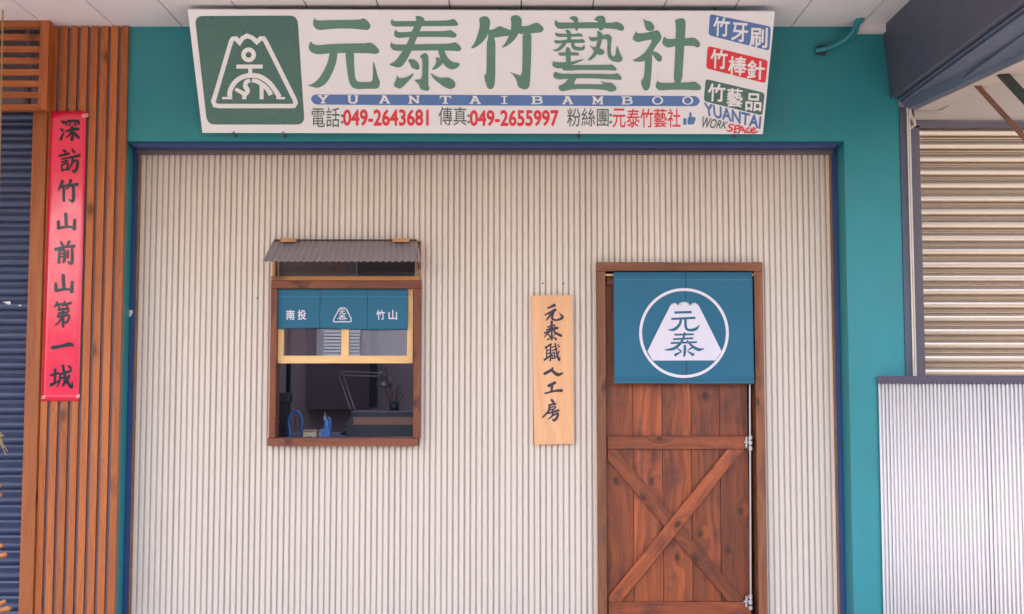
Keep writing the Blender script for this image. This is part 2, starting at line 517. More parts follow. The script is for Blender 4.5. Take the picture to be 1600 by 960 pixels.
BIG = {   # outlines of the five painted characters, read off 7.385x enlargements; origin in photo pixels
 'yuan': ((475, 20), [
  [(125,48),(133,82),(170,92),(300,85),(640,82),(690,62),(735,95),(768,140),(765,175),(735,202),(690,198),(560,185),(420,182),(280,190),(180,203),(135,185),(105,145),(105,105)],
  [(83,325),(92,355),(150,378),(300,362),(600,355),(700,355),(765,342),(820,375),(870,430),(865,465),(825,478),(740,468),(500,465),(300,468),(170,483),(110,470),(65,440),(50,395),(65,350)],
  [(300,450),(390,450),(375,570),(335,680),(290,770),(240,830),(170,868),(110,862),(40,838),(100,822),(170,765),(235,660),(275,570)],
  [(478,450),(578,450),(578,600),(590,740),(605,785),(640,800),(780,800),(795,760),(798,545),(820,610),(850,730),(880,800),(870,850),(845,878),(700,878),(620,885),(560,865),(525,815),(505,720),(485,560)]]),
 'tai': ((600, 20), [
  [(92,70),(108,97),(200,98),(700,92),(760,85),(805,68),(850,110),(858,145),(830,155),(700,155),(250,160),(120,162),(85,140),(75,110)],
  [(133,188),(150,220),(200,228),(420,215),(700,215),(770,200),(830,240),(840,265),(820,290),(700,280),(400,280),(250,285),(160,295),(120,270),(115,235)],
  [(88,330),(98,360),(150,370),(300,365),(700,360),(770,355),(825,338),(880,385),(895,420),(870,447),(800,440),(600,435),(300,440),(130,442),(90,420),(68,385)],
  [(358,40),(410,38),(455,55),(470,90),(435,160),(380,290),(320,440),(260,550),(210,620),(160,635),(110,620),(55,600),(130,560),(210,450),(275,340),(340,170),(378,95)],
  [(620,420),(690,420),(730,520),(790,570),(880,582),(865,620),(820,650),(770,655),(720,630),(675,580),(640,500)],
  [(275,545),(310,533),(370,550),(408,600),(408,655),(370,658),(320,635),(300,590)],
  [(592,512),(640,520),(680,570),(660,610),(600,650),(545,665),(595,595),(605,550)],
  [(410,505),(440,480),(475,462),(505,485),(515,530),(512,700),(512,840),(528,870),(515,900),(480,902),(420,882),(405,830),(340,772),(440,770),(445,540)],
  [(150,712),(165,755),(230,755),(290,730),(350,690),(320,750),(270,800),(225,850),(180,880),(125,855),(112,825),(140,775)],
  [(532,690),(580,720),(650,755),(740,745),(800,775),(825,815),(820,860),(770,885),(700,860),(630,810),(570,760)]]),
 'zhu': ((730, 20), [
  [(135,60),(200,38),(240,50),(268,95),(255,200),(225,280),(170,350),(100,400),(35,420),(90,340),(125,240),(148,150)],
  [(240,202),(310,190),(375,150),(440,180),(510,205),(510,265),(400,275),(320,288),(240,290)],
  [(228,260),(325,260),(325,700),(318,830),(300,870),(270,885),(235,875),(215,820),(195,740),(200,715),(222,705)],
  [(500,45),(560,25),(610,45),(632,85),(628,150),(590,250),(540,320),(470,380),(390,412),(440,350),(490,250),(512,150)],
  [(590,155),(700,155),(800,110),(850,140),(888,185),(860,228),(760,235),(700,245),(580,245)],
  [(640,215),(742,215),(738,500),(728,760),(718,850),(690,885),(640,885),(585,855),(570,780),(530,715),(480,680),(560,710),(632,730),(640,500)]]),
 'yi': ((855, 20), [
  [(98,75),(115,110),(200,115),(540,110),(740,118),(805,102),(860,130),(890,170),(880,205),(850,212),(790,190),(650,180),(300,182),(130,188),(92,155),(82,110)],
  [(250,65),(285,42),(330,40),(360,70),(358,190),(340,215),(318,190),(312,110),(290,85)],
  [(540,75),(580,40),(635,32),(672,60),(672,120),(645,200),(600,210),(590,130),(580,95),(555,92)],
  [(92,225),(115,240),(220,245),(330,245),(375,235),(415,262),(410,275),(300,278),(120,282),(95,260)],
  [(205,195),(250,198),(272,220),(275,320),(230,330),(228,240)],
  [(80,315),(150,322),(230,310),(380,310),(400,300),(438,325),(430,350),(330,350),(200,348),(110,358),(85,345)],
  [(190,330),(240,320),(210,375),(160,430),(110,448),(55,438),(120,415),(160,370)],
  [(275,320),(318,325),(310,370),(340,395),(410,398),(425,365),(438,400),(425,430),(370,440),(310,430),(275,390)],
  [(130,465),(150,458),(340,458),(370,470),(362,495),(250,492),(150,500),(132,485)],
  [(212,410),(235,392),(270,420),(272,580),(215,580)],
  [(70,553),(90,573),(215,572),(290,565),(430,530),(400,555),(290,600),(170,640),(110,643),(62,615),(60,590)],
  [(475,270),(500,285),(560,285),(650,270),(660,255),(710,248),(748,285),(735,350),(735,480),(760,510),(785,500),(808,365),(830,450),(870,520),(860,560),(820,572),(750,560),(700,515),(692,420),(695,330),(680,305),(620,305),(520,335),(490,315)],
  [(575,200),(630,235),(645,260),(625,340),(600,430),(560,500),(500,550),(458,550),(520,490),(560,410),(585,300)],
  [(482,365),(530,400),(560,395),(655,430),(660,470),(620,490),(580,480),(530,430)],
  [(165,640),(220,615),(320,605),(720,605),(750,598),(800,645),(795,668),(700,662),(400,660),(190,670)],
  [(98,675),(125,700),(200,708),(500,705),(770,712),(810,695),(860,745),(855,775),(790,772),(500,755),(300,755),(120,772),(78,745),(70,715)],
  [(265,740),(345,740),(320,790),(295,830),(420,825),(620,830),(660,825),(600,782),(680,810),(750,810),(785,845),(800,870),(790,900),(730,915),(670,890),(500,878),(300,880),(170,908),(135,880),(130,850),(200,820)]]),
 'she': ((975, 20), [
  [(213,62),(245,90),(310,100),(352,155),(345,200),(300,215),(262,205),(240,160),(232,110)],
  [(138,210),(150,240),(230,240),(320,215),(390,200),(415,230),(435,280),(420,320),(380,370),(335,440),(320,500),(240,560),(160,570),(90,552),(160,520),(240,460),(300,370),(325,310),(260,318),(160,343),(110,320),(98,290),(120,250)],
  [(240,470),(325,440),(322,600),(310,780),(295,870),(260,905),(225,890),(200,830),(195,790),(225,750),(240,650)],
  [(345,445),(400,465),(440,510),(435,555),(405,568),(370,545),(340,500),(310,460)],
  [(465,265),(478,295),(520,305),(700,298),(810,285),(860,325),(882,365),(870,395),(840,402),(800,382),(600,382),(530,402),(490,400),(445,365),(440,335)],
  [(580,95),(610,78),(650,62),(690,70),(712,100),(705,250),(690,450),(668,820),(570,820),(590,500),(600,110)],
  [(385,778),(400,805),(500,812),(750,805),(810,792),(860,820),(892,860),(885,885),(850,897),(700,888),(500,890),(410,898),(370,870),(365,835)]]),
}
BRUSH = {  # brush strokes on a 100 x 100 square: (x, y, width)
 'shen': [[(8,12,10),(22,18,15)], [(2,45,8),(14,52,13)], [(4,92,14),(14,72,10),(22,60,5)], [(30,14,11),(34,28,9)], [(32,14,10),(60,9,11),(92,14,14),(88,28,5)], [(52,20,10),(44,34,6)], [(70,20,9),(78,32,11)],
   [(30,56,9),(60,48,13),(92,46,12)], [(60,36,13),(62,70,15),(60,94,13),(50,88,4)], [(58,56,11),(44,74,9),(30,84,5)], [(66,58,8),(80,74,14),(94,86,12)]],
 'fang': [[(22,6,11),(32,12,13)], [(4,30,11),(48,20,11)], [(14,44,8),(42,38,9)], [(14,56,8),(42,50,9)], [(14,68,9),(18,94,10)], [(14,68,8),(42,62,10),(38,88,10)], [(18,90,8),(40,86,8)],
   [(62,4,10),(72,14,14)], [(48,38,10),(96,28,14)], [(66,34,11),(62,60,10),(44,92,5)], [(62,56,9),(86,50,11),(84,80,14),(72,98,12),(62,88,4)]],
 'zhu': [[(24,6,15),(16,28,14),(2,48,5)], [(20,32,11),(48,24,10)], [(30,32,13),(30,92,13)], [(64,2,15),(56,24,14),(42,42,5)], [(58,28,11),(96,20,14)], [(76,26,14),(76,80,15),(70,94,14),(54,86,4)]],
 'shan': [[(46,4,16),(50,80,15)], [(10,46,12),(12,86,17)], [(12,86,15),(50,78,13),(88,80,12)], [(90,38,13),(88,92,17)]],
 'qian': [[(30,4,10),(38,18,13)], [(72,2,13),(60,20,6)], [(2,36,14),(50,26,11),(98,22,14)], [(22,42,10),(20,94,12)], [(22,44,8),(46,40,11),(46,88,12),(38,88,5)], [(24,56,7),(44,53,7)], [(24,70,7),(44,67,7)], [(64,42,11),(64,72,9)], [(86,34,12),(86,90,14),(74,96,11),(66,88,4)]],
 'di': [[(20,2,11),(4,22,6)], [(14,14,9),(44,8,9)], [(26,16,8),(32,24,10)], [(60,0,11),(48,18,6)], [(56,12,9),(94,4,10)], [(68,12,8),(74,22,10)], [(24,32,9),(78,28,10),(74,42,9)], [(26,46,9),(74,42,8)], [(28,46,9),(22,60,9)], [(22,60,9),(80,54,11),(78,74,11),(66,84,9),(60,78,3)], [(50,28,11),(52,98,14)], [(48,58,11),(30,80,9),(8,94,5)]],
 'one': [[(2,56,10),(10,57,18),(50,50,15),(85,42,19),(98,50,8)]],
 'cheng': [[(22,20,13),(20,72,11)], [(2,44,11),(38,34,10)], [(2,84,14),(40,66,7)], [(42,40,10),(92,26,12)], [(44,40,9),(42,66,9),(30,92,5)], [(44,58,8),(62,54,9),(60,80,9),(54,82,4)], [(56,4,13),(66,44,13),(84,82,14),(96,92,12),(98,70,3)], [(86,44,11),(72,70,9),(54,90,5)], [(82,6,9),(92,16,13)]],
 'yuan': [[(16,24,10),(54,6,19)], [(0,64,8),(58,34,19)], [(40,46,14),(22,76,12),(4,98,5)], [(48,50,12),(40,84,14),(66,94,12),(98,78,16),(78,50,3)]],
 'tai': [[(22,30,8),(64,20,10)], [(16,44,8),(70,32,11)], [(4,62,10),(80,34,13)], [(46,0,14),(40,40,14),(4,84,5)], [(50,44,8),(70,62,13),(100,76,15)], [(46,56,10),(46,96,13)], [(26,70,7),(36,80,10)], [(22,98,9),(40,86,4)], [(66,64,9),(56,76,4)], [(54,82,6),(72,96,12)]],
 'zhi': [[(4,24,10),(44,4,12)], [(16,22,9),(14,80,9)], [(40,10,10),(38,96,11)], [(18,40,7),(38,34,7)], [(16,58,7),(38,50,7)], [(0,92,13),(38,68,9)], [(48,22,7),(66,16,7)], [(50,40,8),(84,28,8)], [(48,56,7),(64,50,7)], [(48,58,8),(50,86,8)], [(66,50,7),(66,82,9)], [(50,70,6),(64,66,6)], [(50,84,7),(66,80,7)], [(70,0,10),(78,48,11),(94,92,15),(100,76,4)], [(94,44,10),(74,80,6)], [(88,6,7),(94,18,10)]],
 'ren': [[(46,2,8),(40,14,15),(4,34,15)], [(40,14,12),(70,38,18),(98,30,8)]],
 'gong': [[(24,24,18),(60,6,17)], [(44,20,14),(40,54,14)], [(4,66,10),(60,52,13),(98,50,18)]],
 'fang_room': [[(56,4,15),(68,20,15)], [(40,34,11),(80,28,13)], [(44,34,13),(38,70,13),(2,108,9)], [(48,48,9),(78,44,9),(74,58,9)], [(46,62,9),(72,58,9)], [(62,64,11),(66,76,9)], [(34,84,10),(98,66,15)], [(64,80,13),(58,100,11),(36,118,6)], [(64,96,9),(92,84,13),(88,108,15),(70,126,15),(60,114,4)]],
}
CLERK = {  # the two characters printed on the curtains, read off a 6x enlargement at (990, 440)
 'yuan': [[(385,292,22),(540,288,22)], [(355,352,20),(575,342,22)], [(444,345,22),(432,400,24),(385,448,28),(325,455,8)], [(485,345,24),(490,430,24),(520,456,24),(578,448,28),(616,412,8)]],
 'tai': [[(385,500,18),(560,496,18)], [(372,542,18),(555,533,18)], [(350,578,18),(588,570,18)], [(478,480,18),(466,530,20),(430,590,24),(370,632,28),(292,642,8)], [(500,555,14),(548,606,22),(605,640,30),(656,630,8)], [(480,598,22),(480,660,24),(472,704,16)], [(402,624,6),(442,652,18)], [(386,692,28),(452,658,6)], [(548,618,20),(503,652,6)], [(508,658,8),(560,690,28)]],
}
SLAB = {  # slab-serif capitals on a 100 x 100 square
 'Y': [[(0,6,12),(40,6,12)], [(60,6,12),(100,6,12)], [(18,8,22),(50,52,22)], [(82,8,22),(50,52,22)], [(50,48,22),(50,96,22)], [(28,94,12),(72,94,12)]],
 'U': [[(0,6,12),(38,6,12)], [(62,6,12),(100,6,12)], [(18,8,22),(18,70,22),(32,92,20),(68,92,20),(82,70,22),(82,8,22)]],
 'A': [[(26,6,12),(60,6,12)], [(48,6,22),(14,94,20)], [(52,6,22),(86,94,20)], [(28,62,14),(72,62,14)], [(0,94,12),(34,94,12)], [(64,94,12),(100,94,12)]],
 'N': [[(0,6,12),(26,6,12)], [(66,6,12),(100,6,12)], [(18,8,18),(18,94,18)], [(84,8,18),(84,94,18)], [(16,8,22),(84,92,22)], [(0,94,12),(38,94,12)]],
 'T': [[(0,8,14),(100,8,14)], [(6,8,12),(4,34,12)], [(94,8,12),(96,34,12)], [(50,8,22),(50,94,22)], [(26,94,12),(74,94,12)]],
 'I': [[(10,6,12),(90,6,12)], [(50,6,22),(50,94,22)], [(10,94,12),(90,94,12)]],
 'B': [[(0,6,12),(64,6,12),(86,18,18),(84,36,18),(62,47,12),(18,47,12)], [(60,47,12),(92,58,18),(92,80,18),(66,94,12),(0,94,12)], [(22,6,22),(22,94,22)]],
 'M': [[(0,6,12),(22,6,12)], [(78,6,12),(100,6,12)], [(16,6,18),(16,94,18)], [(84,6,18),(84,94,18)], [(16,8,20),(50,70,20),(84,8,20)], [(0,94,12),(36,94,12)], [(64,94,12),(100,94,12)]],
}

# ================================================================== the setting
YW = 0.0          # face of the teal wall
YS = 0.17         # corrugated wall
ZC = Z(42, YW)    # ceiling
b = MB(); b.face([(-40, -3.4, 0), (40, -3.4, 0), (40, 6, 0), (-40, 6, 0)])
struct(b.build('pavement', 'pave'))
b = MB(); b.box(-40, 40, -4.2, -3.4, -.14, -.004); struct(b.build('kerb', 'pave'))
b = MB(); b.face([(-300, -300, -.15), (300, -300, -.15), (300, 300, -.15), (-300, 300, -.15)])
struct(b.build('ground', 'road'))
b = MB(); b.face([(-60, -13.5, -.02), (60, -13.5, -.02), (60, -4.2, -.142), (-60, -4.2, -.142)])
struct(b.build('road', 'road'))

# arcade ceiling: long boards with open joints, dark gap above them
YF = -3.0
WREDGE = X(1468, 42, 0)
seam0 = X(180, 39, YW)
b = MB()
pitch = (X(1236, 42, YW) - seam0) / 10.0
for k in range(-12, 12):
    x0 = seam0 + k * pitch + .003; x1 = seam0 + (k + 1) * pitch - .003
    cuts = [.05, -1.2 - .35 * (k % 3), YF]
    for a_, c_ in zip(cuts, cuts[1:]):
        b.box(x0, x1, c_ + .003, a_ - .003, ZC, ZC + .012, 'y')
struct(b.build('ceiling', 'ceil'))
b = MB(); b.box(-8, WREDGE, YF, .6, ZC + .02, ZC + .3)
struct(b.build('ceiling_void', 'ceil_dark'))
b = MB(); b.box(-8, WREDGE, YF - .25, YF - .002, ZC - .35, ZC + 3)
struct(b.build('arcade_fascia', 'ceil'))
b = MB(); b.box(-8, WREDGE, YF, .5, ZC + .301, ZC + 6.5); struct(b.build('sun_block_storey', 'ceil'))  # unseen block added above the arcade to keep sun out of the workshop

# house across the street: seen only as the reflection in the sash panes
h = thing('street_house', 'low grey plaster house with white louvres across the street', 'house', (-6, -16, 0))
b = MB(); b.box(-16, 8, -19, -16, -.1, 2.9); b.build('wall', 'house', h)
b = MB(); b.box(-16.3, 8.3, -19.3, -15.6, 2.9, 3.05); b.build('roof', 'house_roof', h)
for x0, x1, z0 in ((-3.68, -2.98, 1.75), (-9.0, -8.0, 1.2), (2.2, 3.2, 1.4)):
    b = MB()
    for i in range(12): b.box(x0, x1, -15.98, -15.90, z0 + i * .065, z0 + .042 + i * .065)
    b.build('louvre', 'house_white', h)
b = MB(); b.box(-7.4, -3.85, -15.99, -15.94, -.1, 2.75); b.build('folding_gate', 'mesh_dark', h)
b = MB(); b.prism([(-2.95, -15.9, 2.0), (-1.2, -15.9, 1.78), (-1.2, -15.9, 1.66), (-2.95, -15.9, 1.86)], (0, -.08, 0)); b.build('canopy', 'house_roof', h)

# ================================================================== teal wall with its opening
xl0, xl1 = X(176, 960, YW), X(178.5, 960, YW)
OL, OR = X(177.3, 960, YW) , (X(1319, 221, YW) + X(1334, 960, YW)) / 2
OT = Z(220.5, YW)
WL, WR = X(203, 45, YW), (X(1404, 170, YW) + X(1415, 588, YW)) / 2
tw = thing('teal_wall', 'teal painted shop wall framing the corrugated front', 'wall', (0, 0, 0))
WL2 = min(WL, OL - .004)
b = MB()
b.box(WL2, WR, YW, .5, OT, ZC + .15)                 # lintel
b.box(OR, WR, YW, .5, 0, OT - .0)                    # right pier
b.box(WL2 - .30, OL, YW + .012, .5, 0, OT - .002)            # left pier, mostly behind the battens
b.build('masonry', 'teal', tw)
# navy steel lining inside the opening
LW = .027
zl0 = Z(235, .12); zr0 = Z(240.5, .12)
b = MB()
b.box(OL + .002, OL + LW, .125, .26, 0, OT - .002)
b.box(OR - LW, OR - .002, .125, .26, 0, OT - .002)
b.box(OL + LW + .001, OR - LW - .001, .03, .26, zl0, OT - .002)
b.build('steel_lining', 'navy', tw)
b = MB()
b.box(OL + LW + .001, OR - LW - .001, .10, .16, zr0, zl0 - .001)
b.build('top_rail', 'trim_grey', tw)
for xa in (OL + LW + .0005, OR - LW - .008):
    b = MB(); b.box(xa, xa + .0075, .130, .165, 0, zr0 - .001); b.build('side_strip', 'rust_strip', tw)
b = MB()
pl = vplane(.1235)
for cx, cy, s in ((203.2, 490, 1.0), (199.5, 528, .35), (201, 381, .3), (1321.5, 565, .22), (1328, 655, .18)):
    q = [(-2.8, -6), (1.5, -5), (3.5, -5.5), (4.2, -2), (3, 1.5), (1.5, 3), (0, 6), (-2, 6.5), (-3, 2), (-2.6, -2)]
    b.prism([pl.m(cx + x * s, cy + y * s, .0) for x, y in q], (0, .003, 0))
b.build('bare_patch', 'chip', tw)

# ================================================================== corrugated wall with window and door openings
P = .0292
AMP = .018
def profile(x, p=P, a=AMP):
    k = int(x / p + .5)
    rr = random.Random(k * 7 + 3)                       # no two ribs are rolled quite alike
    c = .5 + .5 * math.cos(2 * math.pi * x / p)
    dent = .0016 * math.sin(x * 2.1 + .6) + .0009 * math.sin(x * 6.7)
    return a * rr.uniform(.78, 1.08) * c ** rr.uniform(8.0, 12.0) + dent
SX0, SX1 = OL + LW + .001, OR - LW - .001
# openings
WY = .10           # front of window frame
wx0, wx1 = X(431, 570, WY), X(646, 570, WY)
wz0, wz1 = Z(688, WY), Z(400, WY)
DY = .11
dx0, dx1 = X(934, 500, DY), X(1193, 500, DY)
dz1 = Z(411, DY)
ex = sorted({wx0, wx1, dx0 + .02, dx1 - .02})
n = 14
xs = []
x = SX0
while x < SX1:
    xs.append(x); x += P / n
xs = sorted(xs + ex + [SX1])
seam = X(1182, 330, YS)
sheet = MB()
def sheet_face(x0, x1, z0, z1):
    def pt(x, z):
        yy = YS - AMP + profile(x - SX0) - (.0022 if x > seam else 0)
        return (x, yy, z)
    zs = [z0, z1]
    V = [pt(x0, z0), pt(x1, z0), pt(x1, z1), pt(x0, z1)]
    sheet.face(V, sm=True)
ztop = zl0
for x0, x1 in zip(xs, xs[1:]):
    m_ = (x0 + x1) / 2
    if wx0 < m_ < wx1:
        sheet_face(x0, x1, 0, wz0); sheet_face(x0, x1, wz1, ztop)
    elif dx0 + .02 < m_ < dx1 - .02:
        sheet_face(x0, x1, dz1 - .03, ztop)
    else:
        sheet_face(x0, x1, 0, ztop)
cw = thing('corrugated_wall', 'pale galvanised corrugated sheet wall filling the teal opening', 'wall', (0, YS, 0))
o = sheet.build('corrugated_sheet', 'sheet', cw)
bm = bmesh.new(); bm.from_mesh(o.data); bmesh.ops.remove_doubles(bm, verts=bm.verts, dist=1e-5)
for f in bm.faces: f.smooth = True
bm.to_mesh(o.data); bm.free()
b = MB()
pl = vplane(YS - AMP - .002)
for px, py in ((848, 443), (880, 443), (402, 466)):
    c = pl.m(px, py)
    b = MB(); b.lathe([(.0, .0045), (.003, .004), (.0045, 0)], c, (0, -1, 0), 8); b.build('screw', 'trim_grey', cw)

# ================================================================== signboard
sb0 = at(316, 208, -.05); sb1 = at(1192, 210, -.05)
Yt = -.34
st0 = at(293, 15, Yt); st1 = at(1211, 18, Yt)
nrm = (sb1 - sb0).cross(st0 - sb0).normalized()
if nrm.y > 0: nrm = -nrm
SP = Plane(sb0, nrm)
S = SP.m
sg = thing('shop_signboard', 'long white shop signboard with green characters leaning forward under the ceiling', 'signboard', (0, -.05, sb0.z))
b = MB()
b.prism([S(293, 15, 0), S(1211, 18, 0), S(1192, 210, 0), S(316, 208, 0)], -nrm * .022)
b.build('board', 'sign_white', sg, bevel=.002)
for px in (365, 442, 905, 1150):
    b = MB(); c = S(px, 206.5, 0); b.tube([c + nrm * .004, c - nrm * .03 + Vector((0, 0, -.012))], .004, 6)
    c2 = S(px, 209, -.02)
    b.tube([c2, Vector((c2.x, 0.0, c2.z - .02))], .004, 6); b.build('bracket', 'screw', sg)
for px in (420, 780, 1120):
    b = MB(); c2 = S(px, 17, -.02); b.tube([c2, Vector((c2.x, c2.y + .08, ZC + .01))], .005, 6); b.build('hanger', 'screw', sg)
for key in ('yuan', 'tai', 'zhu', 'yi', 'she'):
    (ox, oy), polys = BIG[key]
    to = zoomed(ox, oy, 960 / 130.0, S)
    b = MB()
    for i, q in enumerate(polys): outline(b, q, to, off=.0012 + i * LAY)
    b.build('character', 'sign_green', sg)
# emblem
to = zoomed(295, 10, 4.8, S)
b = MB(); outline(b, rounded([(45, 73), (815, 70), (869, 887), (138, 887)], 62), to, off=.001, smooth=0)
em = b.build('emblem', 'logo_green', sg)
b = MB(); o0 = .0018
peak = [(400, 748), (225, 748), (196, 742), (184, 716), (222, 590), (318, 262), (330, 244), (352, 241), (384, 272), (402, 240), (438, 221), (476, 236), (512, 268), (540, 240), (560, 240), (576, 262), (795, 700), (802, 726), (790, 746), (760, 748), (400, 748)]
stroke(b, [(x, y, 33) for x, y in peak], to, o0, sharp=True, cap=0)
ring_mesh(b, 449, 364, 22, 55, to, o0, n=32)
outline(b, rect(357, 437, 555, 467), to, off=o0, smooth=0)
outline(b, rect(446, 467, 476, 505), to, off=o0, smooth=0)
stroke(b, [(308, 678, 36), (312, 630, 36), (345, 572, 36), (400, 532, 36), (470, 518, 36), (540, 530, 36), (602, 572, 36), (645, 625, 36), (682, 682, 36)], to, o0 + LAY, cap=0)
outline(b, rect(252, 680, 326, 697), to, off=o0 + 2 * LAY, smooth=0)
outline(b, rect(657, 680, 722, 697), to, off=o0 + 2 * LAY, smooth=0)
stroke(b, [(462, 556, 26), (432, 568, 32), (424, 600, 34), (440, 625, 36), (436, 648, 34), (418, 664, 32), (418, 697, 32)], to, o0 + LAY, cap=0)
stroke(b, [(352, 622, 26), (376, 634, 28), (412, 655, 30)], to, o0 + 3 * LAY, cap=.2)
stroke(b, [(474, 556, 30), (510, 562, 32), (548, 584, 34), (580, 610, 34), (604, 640, 34), (616, 665, 34)], to, o0 + LAY, cap=0)
outline(b, rect(532, 580, 562, 697), to, off=o0 + 4 * LAY, smooth=0)
b.build('mountain_mark', 'sign_letter', em)
# blue capsule with slab letters
b = MB()
cap_ = [(494, 147.5), (1085, 150), (1090, 152), (1094, 158), (1090, 164.5), (1084, 166.5), (496, 164), (490, 162), (485.5, 156), (488, 150)]
outline(b, cap_, S, off=.001, smooth=1)
cp = b.build('name_band', 'sign_blue', sg)
for ch, cx in zip('YUANTAIBAMBOO', (505, 551.5, 601, 647, 696, 742.5, 788, 839, 887, 934, 979.5, 1027.5, 1074.5)):
    yb = (cx - 505) / 570 * 2.2
    wd = 8.8 if ch not in 'I' else 6.5
    if ch == 'O':
        b = MB(); n_ = 28; V = []
        for i in range(n_):
            t = 2 * math.pi * i / n_
            V.append(S(cx + 5.6 * math.cos(t), 155 + yb + 5.0 * math.sin(t), .0017)); V.append(S(cx + 8.6 * math.cos(t), 155 + yb + 6.7 * math.sin(t), .0017))
        b.idx(V, [(2 * i, 2 * i + 1, (2 * i + 3) % (2 * n_), (2 * i + 2) % (2 * n_)) for i in range(n_)])
        b.build('letter', 'sign_letter', cp)
        continue
    b = MB(); tb = boxed(cx - wd, 148.8 + yb, cx + wd, 161.6 + yb, S)
    for i, s_ in enumerate(SLAB[ch]):
        stroke(b, [(x, y, w_ * .95) for x, y, w_ in s_], tb, .0017 + i * LAY * .5, sharp=True, cap=0)
    b.build('letter', 'sign_letter', cp)
# telephone line
def line(name, mat, parts, bold=.012):
    for txt, q in parts:
        if txt == ':':
            for cy in (q[0][1] + 2, q[2][1] - 2):
                b = MB(); outline(b, rect(q[0][0], cy - 2, q[1][0], cy + 2), S, off=.0012); b.build('colon_dot', mat, sg)
            continue
        b = MB(); lettering(b, txt, q, S, .0012, bold)
        b.build(name, mat, sg)
line('telephone_lettering', 'sign_dark', [('電話', rect(487, 168, 531, 199)), (':', rect(533, 179, 536.5, 193)), ('傳真', rect(685, 167.5, 729, 196)), (':', rect(730.5, 179, 734, 193)),
     ('粉絲團', rect(886, 169, 951, 198)), (':', rect(952.5, 178, 956, 193))], .004)
line('number_lettering', 'sign_red', [('049-2643681', rect(536, 171, 670, 197)), ('049-2655997', rect(734, 172, 873, 197.5))], .03)
b = MB()
for ch, x0 in zip('元泰竹藝社', (957, 979, 1000.5, 1021.5, 1043)):
    lettering(b, ch, rect(x0, 170, x0 + 20.5, 199.5), S, .0012, .008)
b.build('page_lettering', 'sign_red', sg)
b = MB()
outline(b, [(1074, 186), (1077, 182), (1077, 176), (1079, 175), (1081, 178), (1080, 183), (1086.5, 183), (1087, 186), (1086, 189), (1085, 192), (1083, 195), (1076, 195), (1074, 194)], S, off=.0012, smooth=1)
outline(b, rect(1067.5, 185, 1072.5, 195.3), S, off=.0012, smooth=0)
b.build('thumb_mark', 'sign_blue', sg)
# three tilted panels at the right end
to = zoomed(1085, 10, 960 / 205.0, S)
for name, mat, quad, chars in (
    ('product_panel', 'sign_blue', [(113, 56), (560, 150), (548, 326), (103, 212)], (('竹', 140, 75, 262, 225), ('牙', 272, 116, 396, 265), ('刷', 405, 150, 538, 308))),
    ('product_panel', 'sign_red', [(97, 290), (538, 396), (520, 564), (85, 454)], (('竹', 120, 310, 246, 462), ('棒', 250, 362, 386, 512), ('針', 388, 392, 520, 540))),
    ('product_panel', 'sign_green', [(82, 532), (514, 634), (497, 800), (68, 694)], (('竹', 100, 562, 230, 702), ('藝', 240, 596, 356, 742), ('品', 376, 632, 494, 770)))):
    b = MB(); outline(b, rounded(quad, 24), to, off=.001, smooth=0)
    pn = b.build(name, mat if mat != 'sign_green' else 'sign_dark', sg)
    if mat == 'sign_green': pn.data.materials[0] = M['logo_green']
    b = MB()
    for ch, x0, y0, x1, y1 in chars: lettering(b, ch, [(x0, y0), (x1, y0 + 8), (x1 - 6, y1), (x0 - 6, y1 - 8)], to, .0017, .022)
    b.build('panel_lettering', 'sign_letter', pn)
b = MB(); lettering(b, 'YUANTAI', [(68, 702), (492, 806), (482, 900), (78, 798)], to, .0014, .03); b.build('yuantai_lettering', 'sign_blue', sg)
b = MB(); lettering(b, 'WORK', [(60, 804), (246, 846), (236, 896), (52, 892)], to, .0019, .015, shear=.25); b.build('work_lettering', 'sign_dark', sg)
b = MB()
SPACE = [[(290,868,9),(262,866,11),(252,880,11),(276,896,12),(262,914,12),(236,908,8)], [(300,874,11),(290,926,11)], [(296,876,10),(326,872,11),(324,892,11),(294,900,9)],
         [(344,878,9),(322,928,11)], [(346,878,10),(372,926,12)], [(328,908,8),(366,906,8)], [(402,888,9),(384,898,10),(382,918,11),(408,924,9)], [(414,914,9),(444,900,10),(430,888,9),(414,908,11),(428,926,11),(466,916,7)]]
for i, s_ in enumerate(SPACE): stroke(b, s_, to, .0022 + i * LAY)
b.build('space_lettering', 'sign_red', sg)

# ================================================================== serving window
win = thing('serving_window', 'small brown framed serving window with a grey corrugated hood', 'window', (X(540, 690, WY), WY, Z(697, WY)))
FB = .19
fx0, fx1 = X(421.5, 570, WY), X(657, 570, WY)
ix0, ix1 = X(431.5, 570, WY), X(646, 570, WY)
fz_top, fz_hd, fz_sill, fz_bot = Z(439, WY), Z(451, WY), Z(685, WY), Z(697, WY)
b = MB(); b.box(fx0, ix0, WY, FB, fz_sill + .001, fz_hd - .001, 'z'); b.build('jamb', 'wood_window', win, bevel=.002)
b = MB(); b.box(ix1, fx1, WY, FB, fz_sill + .001, fz_hd - .001, 'z'); b.build('jamb', 'wood_window', win, bevel=.002)
b = MB(); b.box(fx0, fx1, WY - .003, FB, fz_hd, fz_top, 'x'); b.build('head', 'wood_window', win, bevel=.002)
b = MB(); b.box(fx0 - .004, fx1 - .012, WY - .012, FB + .05, fz_bot, fz_sill, 'x'); b.build('sill', 'wood_window', win, bevel=.002)
b = MB(); b.box(fx0 + .002, fx1 - .002, WY - .008, .2, fz_top + .001, Z(432, WY), 'x'); b.build('rail', 'wood_rail', win, bevel=.0015)
